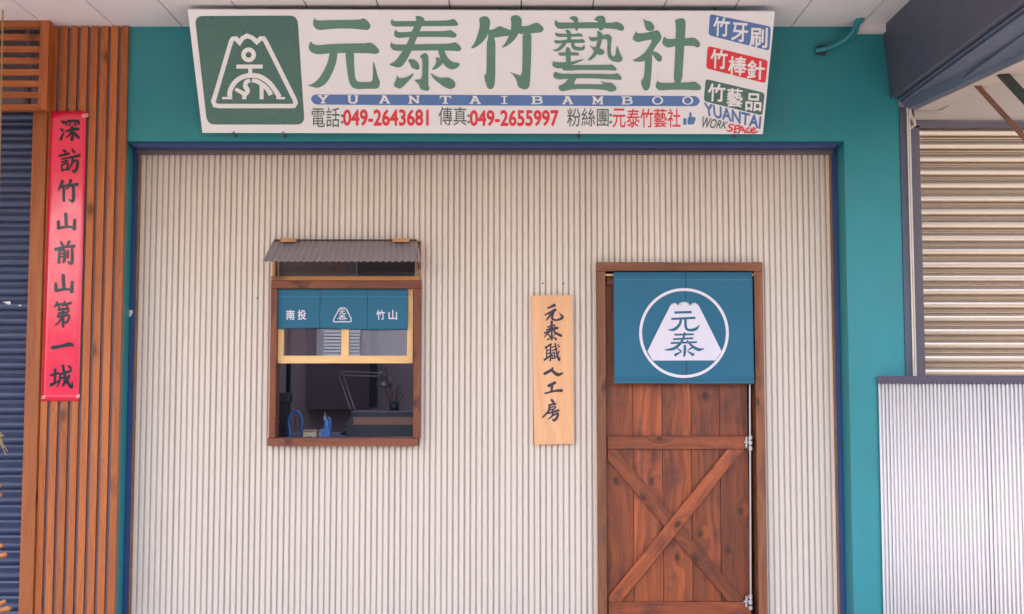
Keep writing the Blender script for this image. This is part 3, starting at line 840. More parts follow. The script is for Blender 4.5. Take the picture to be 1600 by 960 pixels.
# vent above the rail: little posts and a wire screen
zt = Z(378, .15)
b = MB(); b.box(fx0 + .002, fx0 + .016, .12, .2, Z(432, WY) + .001, zt, 'z'); b.box(fx1 - .018, fx1 - .004, .12, .2, Z(432, WY) + .001, zt, 'z')
b.box(fx0 + .002, fx1 - .004, .12, .2, zt - .014, zt - .002, 'x'); b.build('vent_frame', 'wood_rail', win)
b = MB(); b.box(fx0 + .016, X(543, 420, .15), .19, .2, Z(432, WY), zt - .015); b.build('vent_board', 'vent_brown', win)
b = MB(); b.box(X(556, 420, .15), fx1 - .018, .20, .21, Z(432, WY), zt - .015); b.build('vent_board', 'int_black', win)
b = MB(); b.box(X(544, 420, .15), X(555, 420, .15), .17, .2, Z(432, WY), zt - .015, 'z'); b.build('vent_bar', 'steel_blue', win)
b = MB()
zv0, zv1 = Z(432, WY), Z(400, .15)
k = fx0 + .02
while k < fx1 - .02:
    b.box(k, k + .0012, .150, .1512, zv0, zv1); k += .0085
z_ = zv0
while z_ < zv1:
    b.box(fx0 + .016, fx1 - .018, .1515, .1527, z_, z_ + .0012); z_ += .0085
b.build('wire_screen', 'trim_grey', win)
# corrugated hood on two brass hinges
hp = Vector((0, .125, Z(378, .125))); ho = Vector((0, -.06, Z(409, -.06)))
hx0, hx1 = X(427, 378, .125), X(652, 378, .125)
hx0b, hx1b = X(411, 409, -.06), X(658, 406, -.06)
b = MB()
nn = 250
V = []
hn = (ho - hp).cross(Vector((1, 0, 0))).normalized()
for i in range(nn + 1):
    t = i / nn
    wv = .0029 * math.cos(t * 2 * math.pi * 25)
    a_ = Vector((hx0 + (hx1 - hx0) * t, hp.y, hp.z)) + hn * wv
    c_ = Vector((hx0b + (hx1b - hx0b) * t, ho.y, ho.z)) + hn * wv
    V += [a_, c_, a_ + hn * .0015, c_ + hn * .0015]
Fc = []
for i in range(nn):
    j = 4 * i
    Fc += [(j, j + 1, j + 5, j + 4), (j + 2, j + 6, j + 7, j + 3), (j + 1, j + 3, j + 7, j + 5), (j, j + 4, j + 6, j + 2)]
b.idx(V, Fc, sm=False)
hood = b.build('hood', 'awning', win)
b = MB(); b.box(hx0 + .004, hx1 - .004, .122, .158, hp.z + .004, hp.z + .012); b.build('hood_batten', 'int_black', hood)
for p0, p1 in ((440, 464), (614, 640)):
    b = MB()
    a0, a1 = X(p0, 376, .115), X(p1, 376, .115)
    b.box(a0, a1, .108, .16, hp.z + .0125, hp.z + .0155)
    b.tube([(a0, .112, hp.z + .010), (a1, .112, hp.z + .010)], .0065, 8)
    b.box(a0, a1, .085, .108, hp.z - .004, hp.z + .001)
    b.build('hinge', 'brass', hood)
for xx in (fx1 - .012,):
    b = MB(); b.prism([(xx, .12, hp.z), (xx, -.03, ho.z + .018), (xx, -.03, ho.z + .008), (xx, .12, ho.z - .02)], (.008, 0, 0)); b.build('hood_cheek', 'wood_window' if xx > -.9 else 'wood_rail', hood)
# hung sash of pale pine with two panes
SY = .135
sx0, sx1 = X(431.5, 540, SY) + .001, X(645.5, 540, SY) - .001
zs0, zs1 = Z(568, SY), Z(452, SY)
sash = None
b = MB()
b.box(sx0, sx1, SY, SY + .03, zs0, Z(556, SY), 'x'); b.box(sx0, sx1, SY, SY + .03, Z(462, SY), zs1, 'x')
b.box(sx0, X(443, 540, SY), SY + .001, SY + .029, Z(556, SY), Z(462, SY), 'z'); b.box(X(636, 540, SY), sx1, SY + .001, SY + .029, Z(556, SY), Z(462, SY), 'z')
b.box(X(533, 540, SY), X(545, 540, SY), SY + .001, SY + .029, Z(556, SY), Z(462, SY), 'z')
sash = b.build('sash', 'pine', win, bevel=.0015)
for a0, a1 in ((443, 533), (545, 636)):
    b = MB(); b.box(X(a0, 540, SY), X(a1, 540, SY), SY + .013, SY + .016, Z(556, SY), Z(462, SY)); b.build('pane', 'glass', sash)

# small noren over the sash
def curtain(name, label, x_edges, ztop_, zbot, Y, cuts, hem, amp, phase, mat='noren', thick=.0025, sag=0.0):
    """cloth panels split at cuts; returns thing, panels' wave(x, z) so prints lie on the cloth"""
    x0, x1 = x_edges
    t = thing(name, label, 'curtain', ((x0 + x1) / 2, Y, ztop_))
    NX = 64
    cols = [x0 + (x1 - x0) * i / NX for i in range(NX + 1)]
    def raw(x):
        return amp * (math.sin((x - x0) / (x1 - x0) * 2 * math.pi * 2.3 + phase) + .45 * math.sin((x - x0) / (x1 - x0) * 2 * math.pi * 5.1 + 1.7 * phase))
    table = [raw(c) for c in cols]
    def wave(x, z):
        f = max(0, min(NX - 1e-6, (x - x0) / (x1 - x0) * NX)); i = int(f); k_ = f - i
        return (table[i] * (1 - k_) + table[i + 1] * k_) * max(0.0, (ztop_ - z) / (ztop_ - zbot))
    eds = [x0] + list(cuts) + [x1]
    for a_, c_ in zip(eds, eds[1:]):
        mb = MB()
        lo, hi = a_ + (.0008 if a_ != x0 else 0), c_ - (.0008 if c_ != x1 else 0)
        cc = [lo] + [c for c in cols if lo + 1e-4 < c < hi - 1e-4] + [hi]
        zz = [ztop_ + (zbot - ztop_) * i / 12 for i in range(13)]
        V = []; 
        for x_ in cc:
            dz = sag * math.sin((x_ - x0) * 9.0)
            for z_ in zz:
                zf = z_ + dz * (ztop_ - z_) / (ztop_ - zbot)
                V.append((x_, Y + wave(x_, z_), zf))
        for x_ in cc:
            dz = sag * math.sin((x_ - x0) * 9.0)
            for z_ in zz:
                zf = z_ + dz * (ztop_ - z_) / (ztop_ - zbot)
                V.append((x_, Y + wave(x_, z_) + thick, zf))
        nz = len(zz); nc = len(cc); N_ = nc * nz; Fc = []
        for i in range(nc - 1):
            for j in range(nz - 1):
                q = (i * nz + j, (i + 1) * nz + j, (i + 1) * nz + j + 1, i * nz + j + 1)
                Fc.append(q); Fc.append(tuple(N_ + k_ for k_ in reversed(q)))
        for j in range(nz - 1):
            Fc.append((j, j + 1, N_ + j + 1, N_ + j)); e = (nc - 1) * nz
            Fc.append((e + j + 1, e + j, N_ + e + j, N_ + e + j + 1))
        for i in range(nc - 1):
            e = i * nz + nz - 1; Fc.append((e, e + nz, N_ + e + nz, N_ + e))
            e = i * nz; Fc.append((e + nz, e, N_ + e, N_ + e + nz))
        mb.idx(V, Fc, sm=True)
        mb.build('cloth_panel', mat, t)
    for hz in hem:
        mb = MB()
        for i in range(NX):
            a_, c_ = cols[i], cols[i + 1]
            mb.face([(a_, Y + wave(a_, hz) - .0012, hz), (c_, Y + wave(c_, hz) - .0012, hz), (c_, Y + wave(c_, hz) - .0012, hz + .0028), (a_, Y + wave(a_, hz) - .0012, hz + .0028)])
        mb.build('hem_stitch', 'stitch', t)
    return t, wave, cols
def print_on(mb, name, mat, parent, wave, cols, Y, lift=.0016):
    """cut a flat print at the cloth's columns and lay it on the cloth"""
    o = mb.build(name, mat, parent)
    off = Vector((0, 0, 0)); p = parent
    while p is not None:
        off += WORLD.get(p.name, Vector()); p = p.parent
    bm = bmesh.new(); bm.from_mesh(o.data)
    xsv = [v.co.x + off.x for v in bm.verts]
    lo, hi = min(xsv), max(xsv)
    for c in cols:
        if lo < c < hi:
            bmesh.ops.bisect_plane(bm, geom=bm.verts[:] + bm.edges[:] + bm.faces[:], plane_co=(c - off.x, 0, 0), plane_no=(1, 0, 0), dist=1e-6)
    for v in bm.verts:
        v.co.y += wave(v.co.x + off.x, v.co.z + off.z) - lift
    bm.to_mesh(o.data); bm.free()
    return o
NY = .116
cs = [X(500, 490, NY), X(574, 490, NY)]
nr, wv_, cols_ = curtain('noren_curtain', 'short teal three-panel noren curtain hanging in the serving window', (X(431.8, 480, NY), X(637, 480, NY)), Z(451.5, NY), Z(514.5, NY), NY, cs, [Z(464.5, NY)], .0055, .6, sag=.004)
NP = vplane(NY).m
def clerk(b, key, to, off=0.0, k=1.0):
    for i, s_ in enumerate(CLERK[key]): stroke(b, [(x, y, w_ * k) for x, y, w_ in s_], to, off + i * LAY * .6, cap=.25)
for ch, x0 in zip('南投竹山', (447, 465, 588, 607)):
    b = MB(); lettering(b, ch, rect(x0, 484.5, x0 + 13.5, 500), NP, 0, .02)
    print_on(b, 'character', 'noren_white', nr, wv_, cols_, NY)
b = MB()
tr = [(520.5, 502), (522, 498), (530, 483), (532, 481.5), (538, 481.5), (541, 483), (548.5, 498), (548.5, 502.5), (546, 503.2), (523, 503.2), (520.5, 502)]
stroke(b, [(x, y, 1.5) for x, y in tr], NP, 0, sharp=True, cap=0)
m1 = lambda x, y, off=0: NP(534.8 + (x - 470) * .040, 487.6 + (y - 375) * .040, off)
m2 = lambda x, y, off=0: NP(534.8 + (x - 473) * .046, 496.4 + (y - 592) * .040, off)
clerk(b, 'yuan', m1, 0, 1.1); clerk(b, 'tai', m2, 0, 1.1)
print_on(b, 'mountain_print', 'noren_white', nr, wv_, cols_, NY)
b = MB(); zr = Z(452.5, NY); b.tube([(ix0 + .001, NY + .0065, zr), (ix1 - .001, NY + .0065, zr)], .0035, 8); b.build('rod', 'pine', nr)

# ------------------------------------------------------------------ workshop behind the window
b = MB()
RX0, RX1, RY0, RY1, RZ = -2.3, 2.2, .52, 2.6, 2.95
def wallbox(x0, x1, y0, y1, z0, z1):
    b_ = MB(); b_.box(x0, x1, y0, y1, z0, z1); return b_
struct(wallbox(RX0, RX1, RY1, RY1 + .1, 0, RZ).build('room_back_wall', 'int_wall'))
struct(wallbox(RX0 - .1, RX0, .5, RY1, 0, RZ).build('room_side_wall', 'int_wall'))
struct(wallbox(RX1, RX1 + .1, .5, RY1, 0, RZ).build('room_side_wall', 'int_wall'))
struct(wallbox(RX0 - .1, RX1 + .1, .28, RY1 - 1.15, RZ, RZ + .1).build('room_ceiling', 'int_wall'))  # stops short of the back wall: unseen light well added to brighten the room
struct(wallbox(RX0, RX1, .2, RY1, .001, .02).build('room_floor', 'mesh_dark'))
YB = 2.55
tag(wallbox(X(478, 600, YB), X(580, 600, YB), YB, YB + .045, Z(640, YB), Z(500, YB)).build('wall_board', 'int_dark'), 'dark board on the back wall behind the desk lamp arm', 'board')
tag(wallbox(X(577, 600, YB - .1), X(588, 600, YB - .1), YB - .1, YB - .02, Z(637, YB - .1), Z(440, YB - .1)).build('dark_post', 'int_black'), 'dark upright post inside the workshop behind the lamp', 'post')
tag(wallbox(X(447, 600, 1.9), X(452, 600, 1.9), 1.9, 1.95, 0.02, Z(440, 1.9)).build('shelf_upright', 'int_black'), 'thin dark upright at the left inside the window', 'upright')
CY = .75
zc = Z(686, .33)
ct = thing('work_counter', 'dark work counter just inside the serving window sill', 'counter', (X(540, 690, .5), .6, .02))
b = MB(); b.box(RX0 + .02, .2, .345, 1.15, zc - .04, zc - .002, 'x'); b.build('counter_top', 'int_dark', ct)
for xx in (-2.1, -1.4, -.3, .1):
    b = MB(); b.box(xx, xx + .05, .42, .47, .021, zc - .041, 'z'); b.build('leg', 'int_black', ct)
zc -= .002
def pz(py, Y): return max(Z(py, Y), zc)
# black case with a brown band
Yc = .62
cs_ = thing('tool_case', 'long black case with a brown band on the counter', 'case', (X(590, 680, Yc), Yc, zc))
x0, x1 = X(546, 660, Yc), X(650, 660, Yc)
b = MB(); b.prism([(X(541, 680, Yc), Yc, zc), (x1, Yc, zc), (x1, Yc, Z(645, Yc)), (X(552, 645, Yc), Yc, Z(645, Yc)), (X(541, 660, Yc), Yc, Z(661, Yc))], (0, .22, 0)); b.build('body', 'int_black', cs_)
b = MB(); b.box(X(552, 655, Yc), x1 - .002, Yc - .004, Yc - .001, Z(664, Yc), Z(652, Yc)); b.build('band', 'brown', cs_)
b = MB(); b.box(X(549, 646, Yc), x1, Yc - .006, Yc + .226, Z(645, Yc) + .001, Z(642.5, Yc)); b.build('lid_edge', 'int_dark', cs_)
# wooden stick on the sill
b = MB(); b.tube([(X(555, 683, .36), .36, zc + .006), (X(644, 683, .40), .40, zc + .006)], .0045, 8)
tag(b.build('wooden_stick', 'pine'), 'thin pale wooden stick lying along the counter edge', 'stick')
# desk lamp
Yl = .85
lp = thing('desk_lamp', 'grey jointed desk lamp with a bell shade on the counter', 'lamp', (X(552, 640, Yl), Yl, zc))
L = lambda px, py: at(px, py, Yl)
b = MB(); b.lathe([(.0, .03), (.05, .03), (.07, .01), (.07, 0)], (L(552, 645).x, Yl, zc), (0, 0, 1), 20); b.tube([(L(552, 645).x, Yl, zc + .02), L(551, 640)], .008, 8); b.build('base', 'int_black', lp)
b = MB()
for d in (-.012, .012):
    b.tube([L(551, 640) + Vector((d, 0, 0)), L(531, 582) + Vector((d, 0, 0))], .0042, 6)
b.build('lower_arm', 'lamp_metal', lp)
b = MB()
b.tube([L(531, 581), L(594, 583)], .0042, 6); b.tube([L(534, 587), L(594, 588.5)], .0042, 6); b.lathe([(0, -.01), (.014, -.01), (.014, .01), (0, .01)], L(531, 583), (0, 1, 0), 12)
b.build('upper_arm', 'lamp_metal', lp)
b = MB()
c = L(602, 590); b.lathe([(.006, .055), (.012, .05), (.018, .02), (.022, .01), (.032, -.002), (.042, -.018), (.046, -.036), (.046, -.050), (.042, -.050), (.04, -.03), (.0, -.004)], c, (.08, -.25, 1), 24)
b.tube([L(594, 584), L(601, 580)], .006, 8); b.tube([L(601, 576), L(601, 588)], .010, 10)
b.build('lamp_shade', 'lamp_metal', lp)
# pen pot
pt_ = thing('pen_pot', 'black pot of pens and brushes standing on the case', 'pot', (X(616, 642, .7), .7, Z(642.5, .7)))
zp = Z(642.5, .62) + .0005
b = MB(); cx = X(616, 640, .72); b.lathe([(0, 0), (.026, 0), (.028, .05), (.025, .05), (.024, .006), (0, .006)], (cx, .72, zp), (0, 0, 1), 16); b.build('pot', 'int_black', pt_)
b = MB()
for i, (dx, dz) in enumerate(((-.05, .115), (-.03, .13), (-.012, .105), (.012, .125), (.035, .11), (.05, .095), (.024, .14))):
    b.tube([(cx + dx * .25, .72, zp + .01), (cx + dx, .715 + .01 * (i % 3), zp + dz)], [.003, .0045], 6)
b.build('pens', 'mesh_dark', pt_)
# blue ring clamp, beige box, blue dispenser, black monitor
Yk = .46
rg = thing('ring_clamp', 'upright blue ring clamp at the left of the counter', 'clamp', (X(462, 683, Yk), Yk, zc))
c0 = at(461.5, 664, Yk)
b = MB(); pts = []
for i in range(25):
    t = R(-35 + 250 * i / 24)
    pts.append((c0.x + .036 * math.cos(t), Yk, max(zc + .006, c0.z + .060 * math.sin(t) + .012)))
pts = [(pts[0][0] + .002, Yk, zc + .004)] + pts + [(pts[-1][0], Yk, zc + .004)]
b.tube(pts, .0075, 8); b.build('ring', 'blue_tool', rg)
b = MB(); b.tube([(c0.x, Yk + .01, zc + .03), (c0.x + .004, Yk + .01, c0.z + .045)], .007, 8); b.box(c0.x - .034, c0.x + .034, Yk - .02, Yk + .03, zc, zc + .012); b.build('spindle', 'mesh_dark', rg)
bx = thing('small_box', 'small beige box with a dark slot between the blue tools', 'box', (X(484, 684, Yk), Yk - .05, zc))
b = MB(); b.box(X(473.5, 678, .42), X(494, 678, .42), .42, .48, zc, Z(672.5, .42)); b.build('carton', 'beige', bx, bevel=.002)
b = MB(); b.box(X(480, 680, .42), X(487, 680, .42), .4185, .4195, zc + .004, zc + .011); b.build('slot', 'int_black', bx)
b = MB(); b.box(X(474.5, 675, .42), X(493, 675, .42), .4182, .4190, Z(675.6, .42), Z(673.4, .42)); b.build('printed_band', 'brown', bx)
tp = thing('glue_dispenser', 'small blue upright dispenser with a pale cap on the counter', 'dispenser', (X(509, 684, .44), .44, zc))
xa = X(509, 684, .44)
b = MB(); b.box(xa - .026, xa + .026, .42, .47, zc, zc + .05); b.lathe([(.02, .05), (.020, .09), (.016, .1)], (xa + .004, .445, zc), (0, 0, 1), 14); b.tube([(xa + .024, .44, zc + .02), (xa + .024, .44, zc + .10), (xa + .008, .44, zc + .112)], .006, 8); b.build('body', 'blue_tool', tp, bevel=.003)
b = MB(); b.lathe([(.012, .1), (.010, .118), (.005, .122), (.004, .135), (0, .135)], (xa - .006, .445, zc), (0, 0, 1), 12); b.build('nozzle', 'lamp_metal', tp)
b = MB(); b.box(xa - .0305, xa - .0265, .425, .465, zc + .002, zc + .045); b.build('label_edge', 'beige', tp)
mo = thing('bench_machine', 'black upright machine standing at the left jamb inside the window', 'machine', (X(440, 684, .6), .6, zc))
xa = X(441, 650, .6)
b = MB(); b.box(xa - .03, xa + .03, .58, .68, zc, Z(616, .6)); b.box(xa - .02, xa + .042, .57, .66, Z(630, .6), Z(614, .6)); b.build('body', 'int_black', mo, bevel=.006)
b = MB(); pts = [(xa - .018 + .022 * math.cos(R(t)), .56, zc + .05 + .035 * math.sin(R(t))) for t in range(60, 310, 25)]; b.tube(pts, .005, 7); b.build('guard', 'lamp_metal', mo)

# ================================================================== plank sign
PY0 = .115
pkp = vplane(PY0)
pk = thing('plank_sign', 'pale vertical wooden plank sign with dark brush characters beside the door', 'sign', (X(864, 690, PY0), PY0, Z(695, PY0)))
b = MB()
q = [(831, 462), (894, 461.5), (897, 694), (835, 695.5)]
PQ = [pkp.m(*p) for p in q]
n_ = len(PQ); vec = Vector((0, .035, 0))
uvf = lambda p: (p.z, p.x)
A = PQ; Bq = [p + vec for p in PQ]
b.face(A, [(p.z, p.x) for p in A], r=.37); b.face(list(reversed(Bq)), [(p.z, p.x) for p in reversed(Bq)], r=.37)
for i in range(4):
    j = (i + 1) % 4
    b.face([A[j], A[i], Bq[i], Bq[j]], [(p.z, p.x + p.y) for p in (A[j], A[i], Bq[i], Bq[j])], r=.37)
b.build('plank', 'plank', pk, bevel=.0015)
for key, (x0, y0, x1, y1) in (('yuan', (851.5, 475.5, 879.5, 502)), ('tai', (849.5, 502.5, 877, 532)), ('zhi', (850.5, 537, 875, 565)),
      ('ren', (849.5, 574, 880, 604.5)), ('gong', (850.5, 596.5, 878.5, 624.5)), ('fang_room', (847, 624, 873.5, 650.5))):
    b = MB(); to = boxed(x0, y0, x1, y1, pkp.m)
    for i, s_ in enumerate(BRUSH[key]): stroke(b, s_, to, .0006 + i * LAY * .6)
    b.build('character', 'brush_ink', pk)

# ================================================================== door
dr = thing('shop_door', 'brown stained plank door with a crossed brace in a brown frame', 'door', (X(1063, 900, DY), DY, 0))
jx0, jx1 = X(933.5, 700, DY), X(947.5, 700, DY)
kx0, kx1 = X(1182, 700, DY), X(1196, 700, DY)
zh0, zh1 = Z(424, DY), Z(410, DY)
b = MB(); b.box(jx0, jx1, DY, .26, .021, zh0 - .001, 'z'); b.build('jamb', 'wood_frame', dr, bevel=.002)
b = MB(); b.box(kx0, kx1, DY, .26, .021, zh0 - .001, 'z'); b.build('jamb', 'wood_frame', dr, bevel=.002)
b = MB(); b.box(jx0, kx1, DY - .002, .26, zh0, zh1, 'x'); b.build('head', 'wood_frame', dr, bevel=.002)
b = MB(); b.box(jx0, kx1, .262, .30, .02, zh0, 'z'); b.build('gap_shade_board', 'int_black', dr)  # black board stands in for the shadow in the gap beside the leaf
DL = .165                      # face of the boards
lx0, lx1 = jx1 + .004, X(1170, 760, DL)
lz1 = Z(424, DL) - .01
leaf = MB()
ws = [.0, .19, .395, .60, .80, 1.0]
for a_, c_ in zip(ws, ws[1:]):
    leaf.box(lx0 + (lx1 - lx0) * a_ + .0008, lx0 + (lx1 - lx0) * c_ - .0008, DL, DL + .03, .05, lz1, 'z')
lf = leaf.build('door_leaf', 'wood_door', dr, bevel=.0022)
DR = DL - .022
rz0, rz1 = Z(702, DR), Z(682, DR)
b = MB(); b.box(lx0 + .004, lx1 - .002, DR, DL - .0005, rz0, rz1, 'x'); b.build('rail', 'wood_door', lf, bevel=.002)
b = MB(); zb1, zb0 = Z(941, DR), Z(966, DR); b.box(lx0 + .004, lx1 - .002, DR, DL - .0005, zb0, zb1, 'x'); b.build('rail', 'wood_door', lf, bevel=.002)
b = MB(); b.box(lx0 + .004, lx1 - .002, DR, DL - .0005, Z(445, DR), Z(428, DR), 'x'); b.build('rail', 'wood_door', lf, bevel=.002)
# crossed braces, each trimmed to the panel between the rails
def brace(p, q, wd, y0, y1, name):
    p = Vector((p[0], 0, p[1])); q = Vector((q[0], 0, q[1]))
    d = (q - p).normalized(); nrm_ = Vector((-d.z, 0, d.x))
    bx0, bx1, bz0, bz1 = lx0 + .004, lx1 - .002, zb1 + .001, rz0 - .001
    poly = [p - d * .1 + nrm_ * wd / 2, q + d * .1 + nrm_ * wd / 2, q + d * .1 - nrm_ * wd / 2, p - d * .1 - nrm_ * wd / 2]
    def clip(poly, inside, inter):
        out = []
        for i in range(len(poly)):
            a_, c_ = poly[i - 1], poly[i]
            if inside(c_):
                if not inside(a_): out.append(inter(a_, c_))
                out.append(c_)
            elif inside(a_): out.append(inter(a_, c_))
        return out
    for axis, lim, sgn in ((0, bx0, 1), (0, bx1, -1), (2, bz0, 1), (2, bz1, -1)):
        poly = clip(poly, lambda v: (v[axis] - lim) * sgn >= 0, lambda a_, c_: a_.lerp(c_, (lim - a_[axis]) / (c_[axis] - a_[axis])))
    r_ = random.random()
    b = MB()
    f = [Vector((v.x, y0, v.z)) for v in poly]; k_ = [Vector((v.x, y1, v.z)) for v in poly]
    uv = lambda v: (v.dot(d), v.dot(nrm_))
    b.face(f, [uv(v) for v in f], r=r_); b.face(list(reversed(k_)), [uv(v) for v in reversed(k_)], r=r_)
    m = len(f)
    for i in range(m):
        j = (i + 1) % m
        b.face([f[j], f[i], k_[i], k_[j]], [(uv(v)[0], uv(v)[1] + v.y) for v in (f[j], f[i], k_[i], k_[j])], r=r_)
    return b.build(name, 'wood_door', lf, bevel=.0018)
zz = lambda py: Z(py, DR)
xx_ = lambda px, py: X(px, py, DR)
brace((xx_(952, 706), zz(706)), (xx_(1158, 948), zz(948)), .066, DR + .007, DL - .0005, 'brace')
brace((xx_(1150, 702), zz(702)), (xx_(955, 944), zz(944)), .066, DR - .001, DR + .0062, 'brace')
# chrome rod latch on the right edge
rodY = DL - .035
b = MB(); b.tube([(X(1172, 600, rodY), rodY, Z(560, rodY)), (X(1173, 945, rodY), rodY, Z(945, rodY))], .0050, 10); rod = b.build('latch_rod', 'chrome', dr)
for py in (692, 941):
    c = at(1172.5, py, rodY)
    b = MB()
    for k_ in (-.028, 0, .026): b.tube([c + Vector((0, 0, k_ - .009)), c + Vector((0, 0, k_ + .009))], .0105, 10)
    b.tube([c + Vector((0, .0, .0)), c + Vector((-.026, .012, .004))], .006, 8)
    b.tube([c + Vector((-.02, .004, -.024)), c + Vector((-.018, .004, .028))], .006, 8)
    b.tube([c + Vector((-.018, .0, .002)), c + Vector((-.034, -.004, .002))], .0055, 8)
    b.build('latch_clamp', 'chrome', dr)

# large noren in front of the door
LY = .085
ncut = X(1071.5, 500, LY)
nl, wl_, cl_ = curtain('noren_curtain', 'large teal noren curtain with a white round mountain crest over the door', (X(959, 500, LY), X(1176.5, 500, LY)), Z(425.5, LY), Z(600, LY), LY, [ncut], [Z(438, LY), Z(597.5, LY)], .0075, 2.1, sag=.0015)
NP2 = vplane(LY).m
to = zoomed(990, 440, 6.0, NP2)
b = MB()
ring_mesh(b, 472, 484, 394, 421, to, 0, n=96)
mtn = [(128, 655), (345, 225), (360, 207), (385, 199), (405, 211), (416, 229), (430, 205), (455, 192), (490, 190), (515, 203), (528, 229), (545, 206), (575, 198), (600, 214), (615, 240), (826, 655), (768, 741), (178, 742)]
outline(b, mtn, to, off=.0003, smooth=0)
print_on(b, 'mountain_crest', 'noren_white', nl, wl_, cl_, LY)
b = MB(); clerk(b, 'yuan', to, .0), clerk(b, 'tai', to, .0)
print_on(b, 'crest_lettering', 'noren', nl, wl_, cl_, LY, .0026)
b = MB()
for x0_, y0_, r0 in ((477, 190, 42), (385, 200, 28), (570, 200, 28)):
    pts = [(x0_ + r0 * 1.0 * math.cos(R(t)), y0_ + r0 * .9 + r0 * .8 * math.sin(R(t)), 4) for t in range(180, 361, 20)]
    stroke(b, pts, to, 0, cap=0)
print_on(b, 'crest_line', 'stitch', nl, wl_, cl_, LY, .0028)
b = MB(); zr = Z(429, LY); b.tube([(jx1 + .001, .116, zr), (kx0 - .001, .116, zr)], .006, 8); b.build('rod', 'pine', nl)
# ================================================================== left: batten cladding, transom, post, blue shutter, couplet
BY = -.02
bc = thing('batten_cladding', 'orange brown vertical wood battens on the wall left of the teal pier', 'cladding', (X(130, 900, BY), BY, 0))
bx_r = X(194.3, 300, BY)
bx_l = X(79, 300, BY) - .001
nb = 8
bp = (X(194.3, 300, BY) - X(72.5, 300, BY)) / (nb - .34)
ztb = ZC - .003
for i in range(nb):
    x1 = bx_r - (nb - 1 - i) * bp
    b = MB()
    b.box(x1 - bp * .66, x1, BY, BY + .018, 0, ztb, 'z')
    for py in (722, 408 + 17 * (i % 3), 640, 862 + 14 * (i % 4), 250):
        if random.random() < .75 or py == 722:
            c = Vector((x1 - bp * .35 + random.uniform(-.004, .004), BY - .0008, Z(py + random.uniform(-2, 2), BY)))
            b.lathe([(0, .0006), (.0032, .0)], c, (0, -1, 0), 7, 1)
    b.build('batten', ['wood_orange', 'screw'], bc)
b = MB(); b.box(X(56, 600, 0), bx_r - .002, BY + .0183, .0115, 0, ztb - .002); b.build('backing_board', 'back_grey', bc)
# post between the battens and the shutter, and the slatted transom above it
TY = -.085
PO = -.036
po = MB(); po.box(X(51.5, 180, PO), X(73, 180, PO), PO, .004, 0, Z(173, PO), 'z')
o = po.build('timber_post', 'wood_orange', None, bevel=.002)
tag(o, 'flat orange wooden post at the right edge of the blue shutter', 'post')
tr_ = thing('slatted_transom', 'orange wooden frame of horizontal slats above the blue shutter', 'transom', (X(30, 170, TY), TY, Z(172, TY)))
b = MB(); b.box(X(61, 100, TY - .015), X(75, 100, TY - .015), TY - .015, TY + .03, Z(172, TY), Z(32, TY - .015), 'z'); b.build('stile', 'wood_orange', tr_, bevel=.002)
sxl = -4.2; sxr = X(61, 100, TY - .015) - .0005
b = MB(); b.box(sxl, sxr, TY - .015, TY + .03, Z(43, TY), Z(32.5, TY - .015), 'x'); b.build('rail', 'wood_orange', tr_, bevel=.002)
b = MB(); b.box(sxl, sxr, TY - .012, TY + .03, Z(173.5, TY), Z(163.5, TY), 'x'); b.build('rail', 'wood_orange', tr_, bevel=.002)
for py in (58, 77, 95, 113, 131, 148.5):
    b = MB(); b.box(sxl, sxr, TY, TY + .018, Z(py + 4.5, TY), Z(py - 5.0, TY), 'x'); b.build('slat', 'wood_orange', tr_, bevel=.0015)
b = MB(); b.box(X(36, 100, TY), X(42, 100, TY), TY + .02, TY + .06, Z(163, TY), Z(43, TY)); b.build('inner_brace', 'mesh_dark', tr_)
b = MB(); b.box(-4.2, X(75, 100, .1), .10, .14, Z(180, .1), ZC + .02)
tag(b.build('shutter_box', 'back_grey'), 'plain grey shutter box behind the slatted transom', 'box')
def shutter(name, label, mat, x0, x1, Y, z0, z1, pitch_, ridge, parent_parts=()):
    t = thing(name, label, 'shutter', ((x0 + x1) / 2, Y, z0))
    b = MB(); prof = []
    z_ = z1
    while z_ > z0:
        for f, d in ridge: prof.append((Y - d, z_ - f * pitch_))
        z_ -= pitch_
    V = []
    for y, z in prof: V += [(x0, y, z), (x1, y, z)]
    b.idx(V, [(2 * i, 2 * i + 1, 2 * i + 3, 2 * i + 2) for i in range(len(prof) - 1)], sm=False)
    b.build('curtain_slats', mat, t)
    return t
SLY = .05
pl_ = .0735
lt = shutter('blue_shutter', 'dark blue steel roller shutter closed at the far left', 'shutter_l', -4.2, X(58, 400, SLY), SLY, 0, Z(176, SLY), pl_,
        [(0, .0), (.08, .010), (.2, .016), (.34, .017), (.48, .012), (.56, .004), (.60, .0), (.66, .006), (.78, .009), (.90, .006), (.96, 0)])
pl2 = vplane(SLY - .018).m
for q in ([(4, 472), (16, 471), (17, 476), (12, 476)], [(29, 477), (33, 476), (33, 478), (30, 479)]):
    b = MB(); b.prism([pl2(x, y) for x, y in q], (0, .002, 0)); b.build('paint_scar', 'chip', lt)
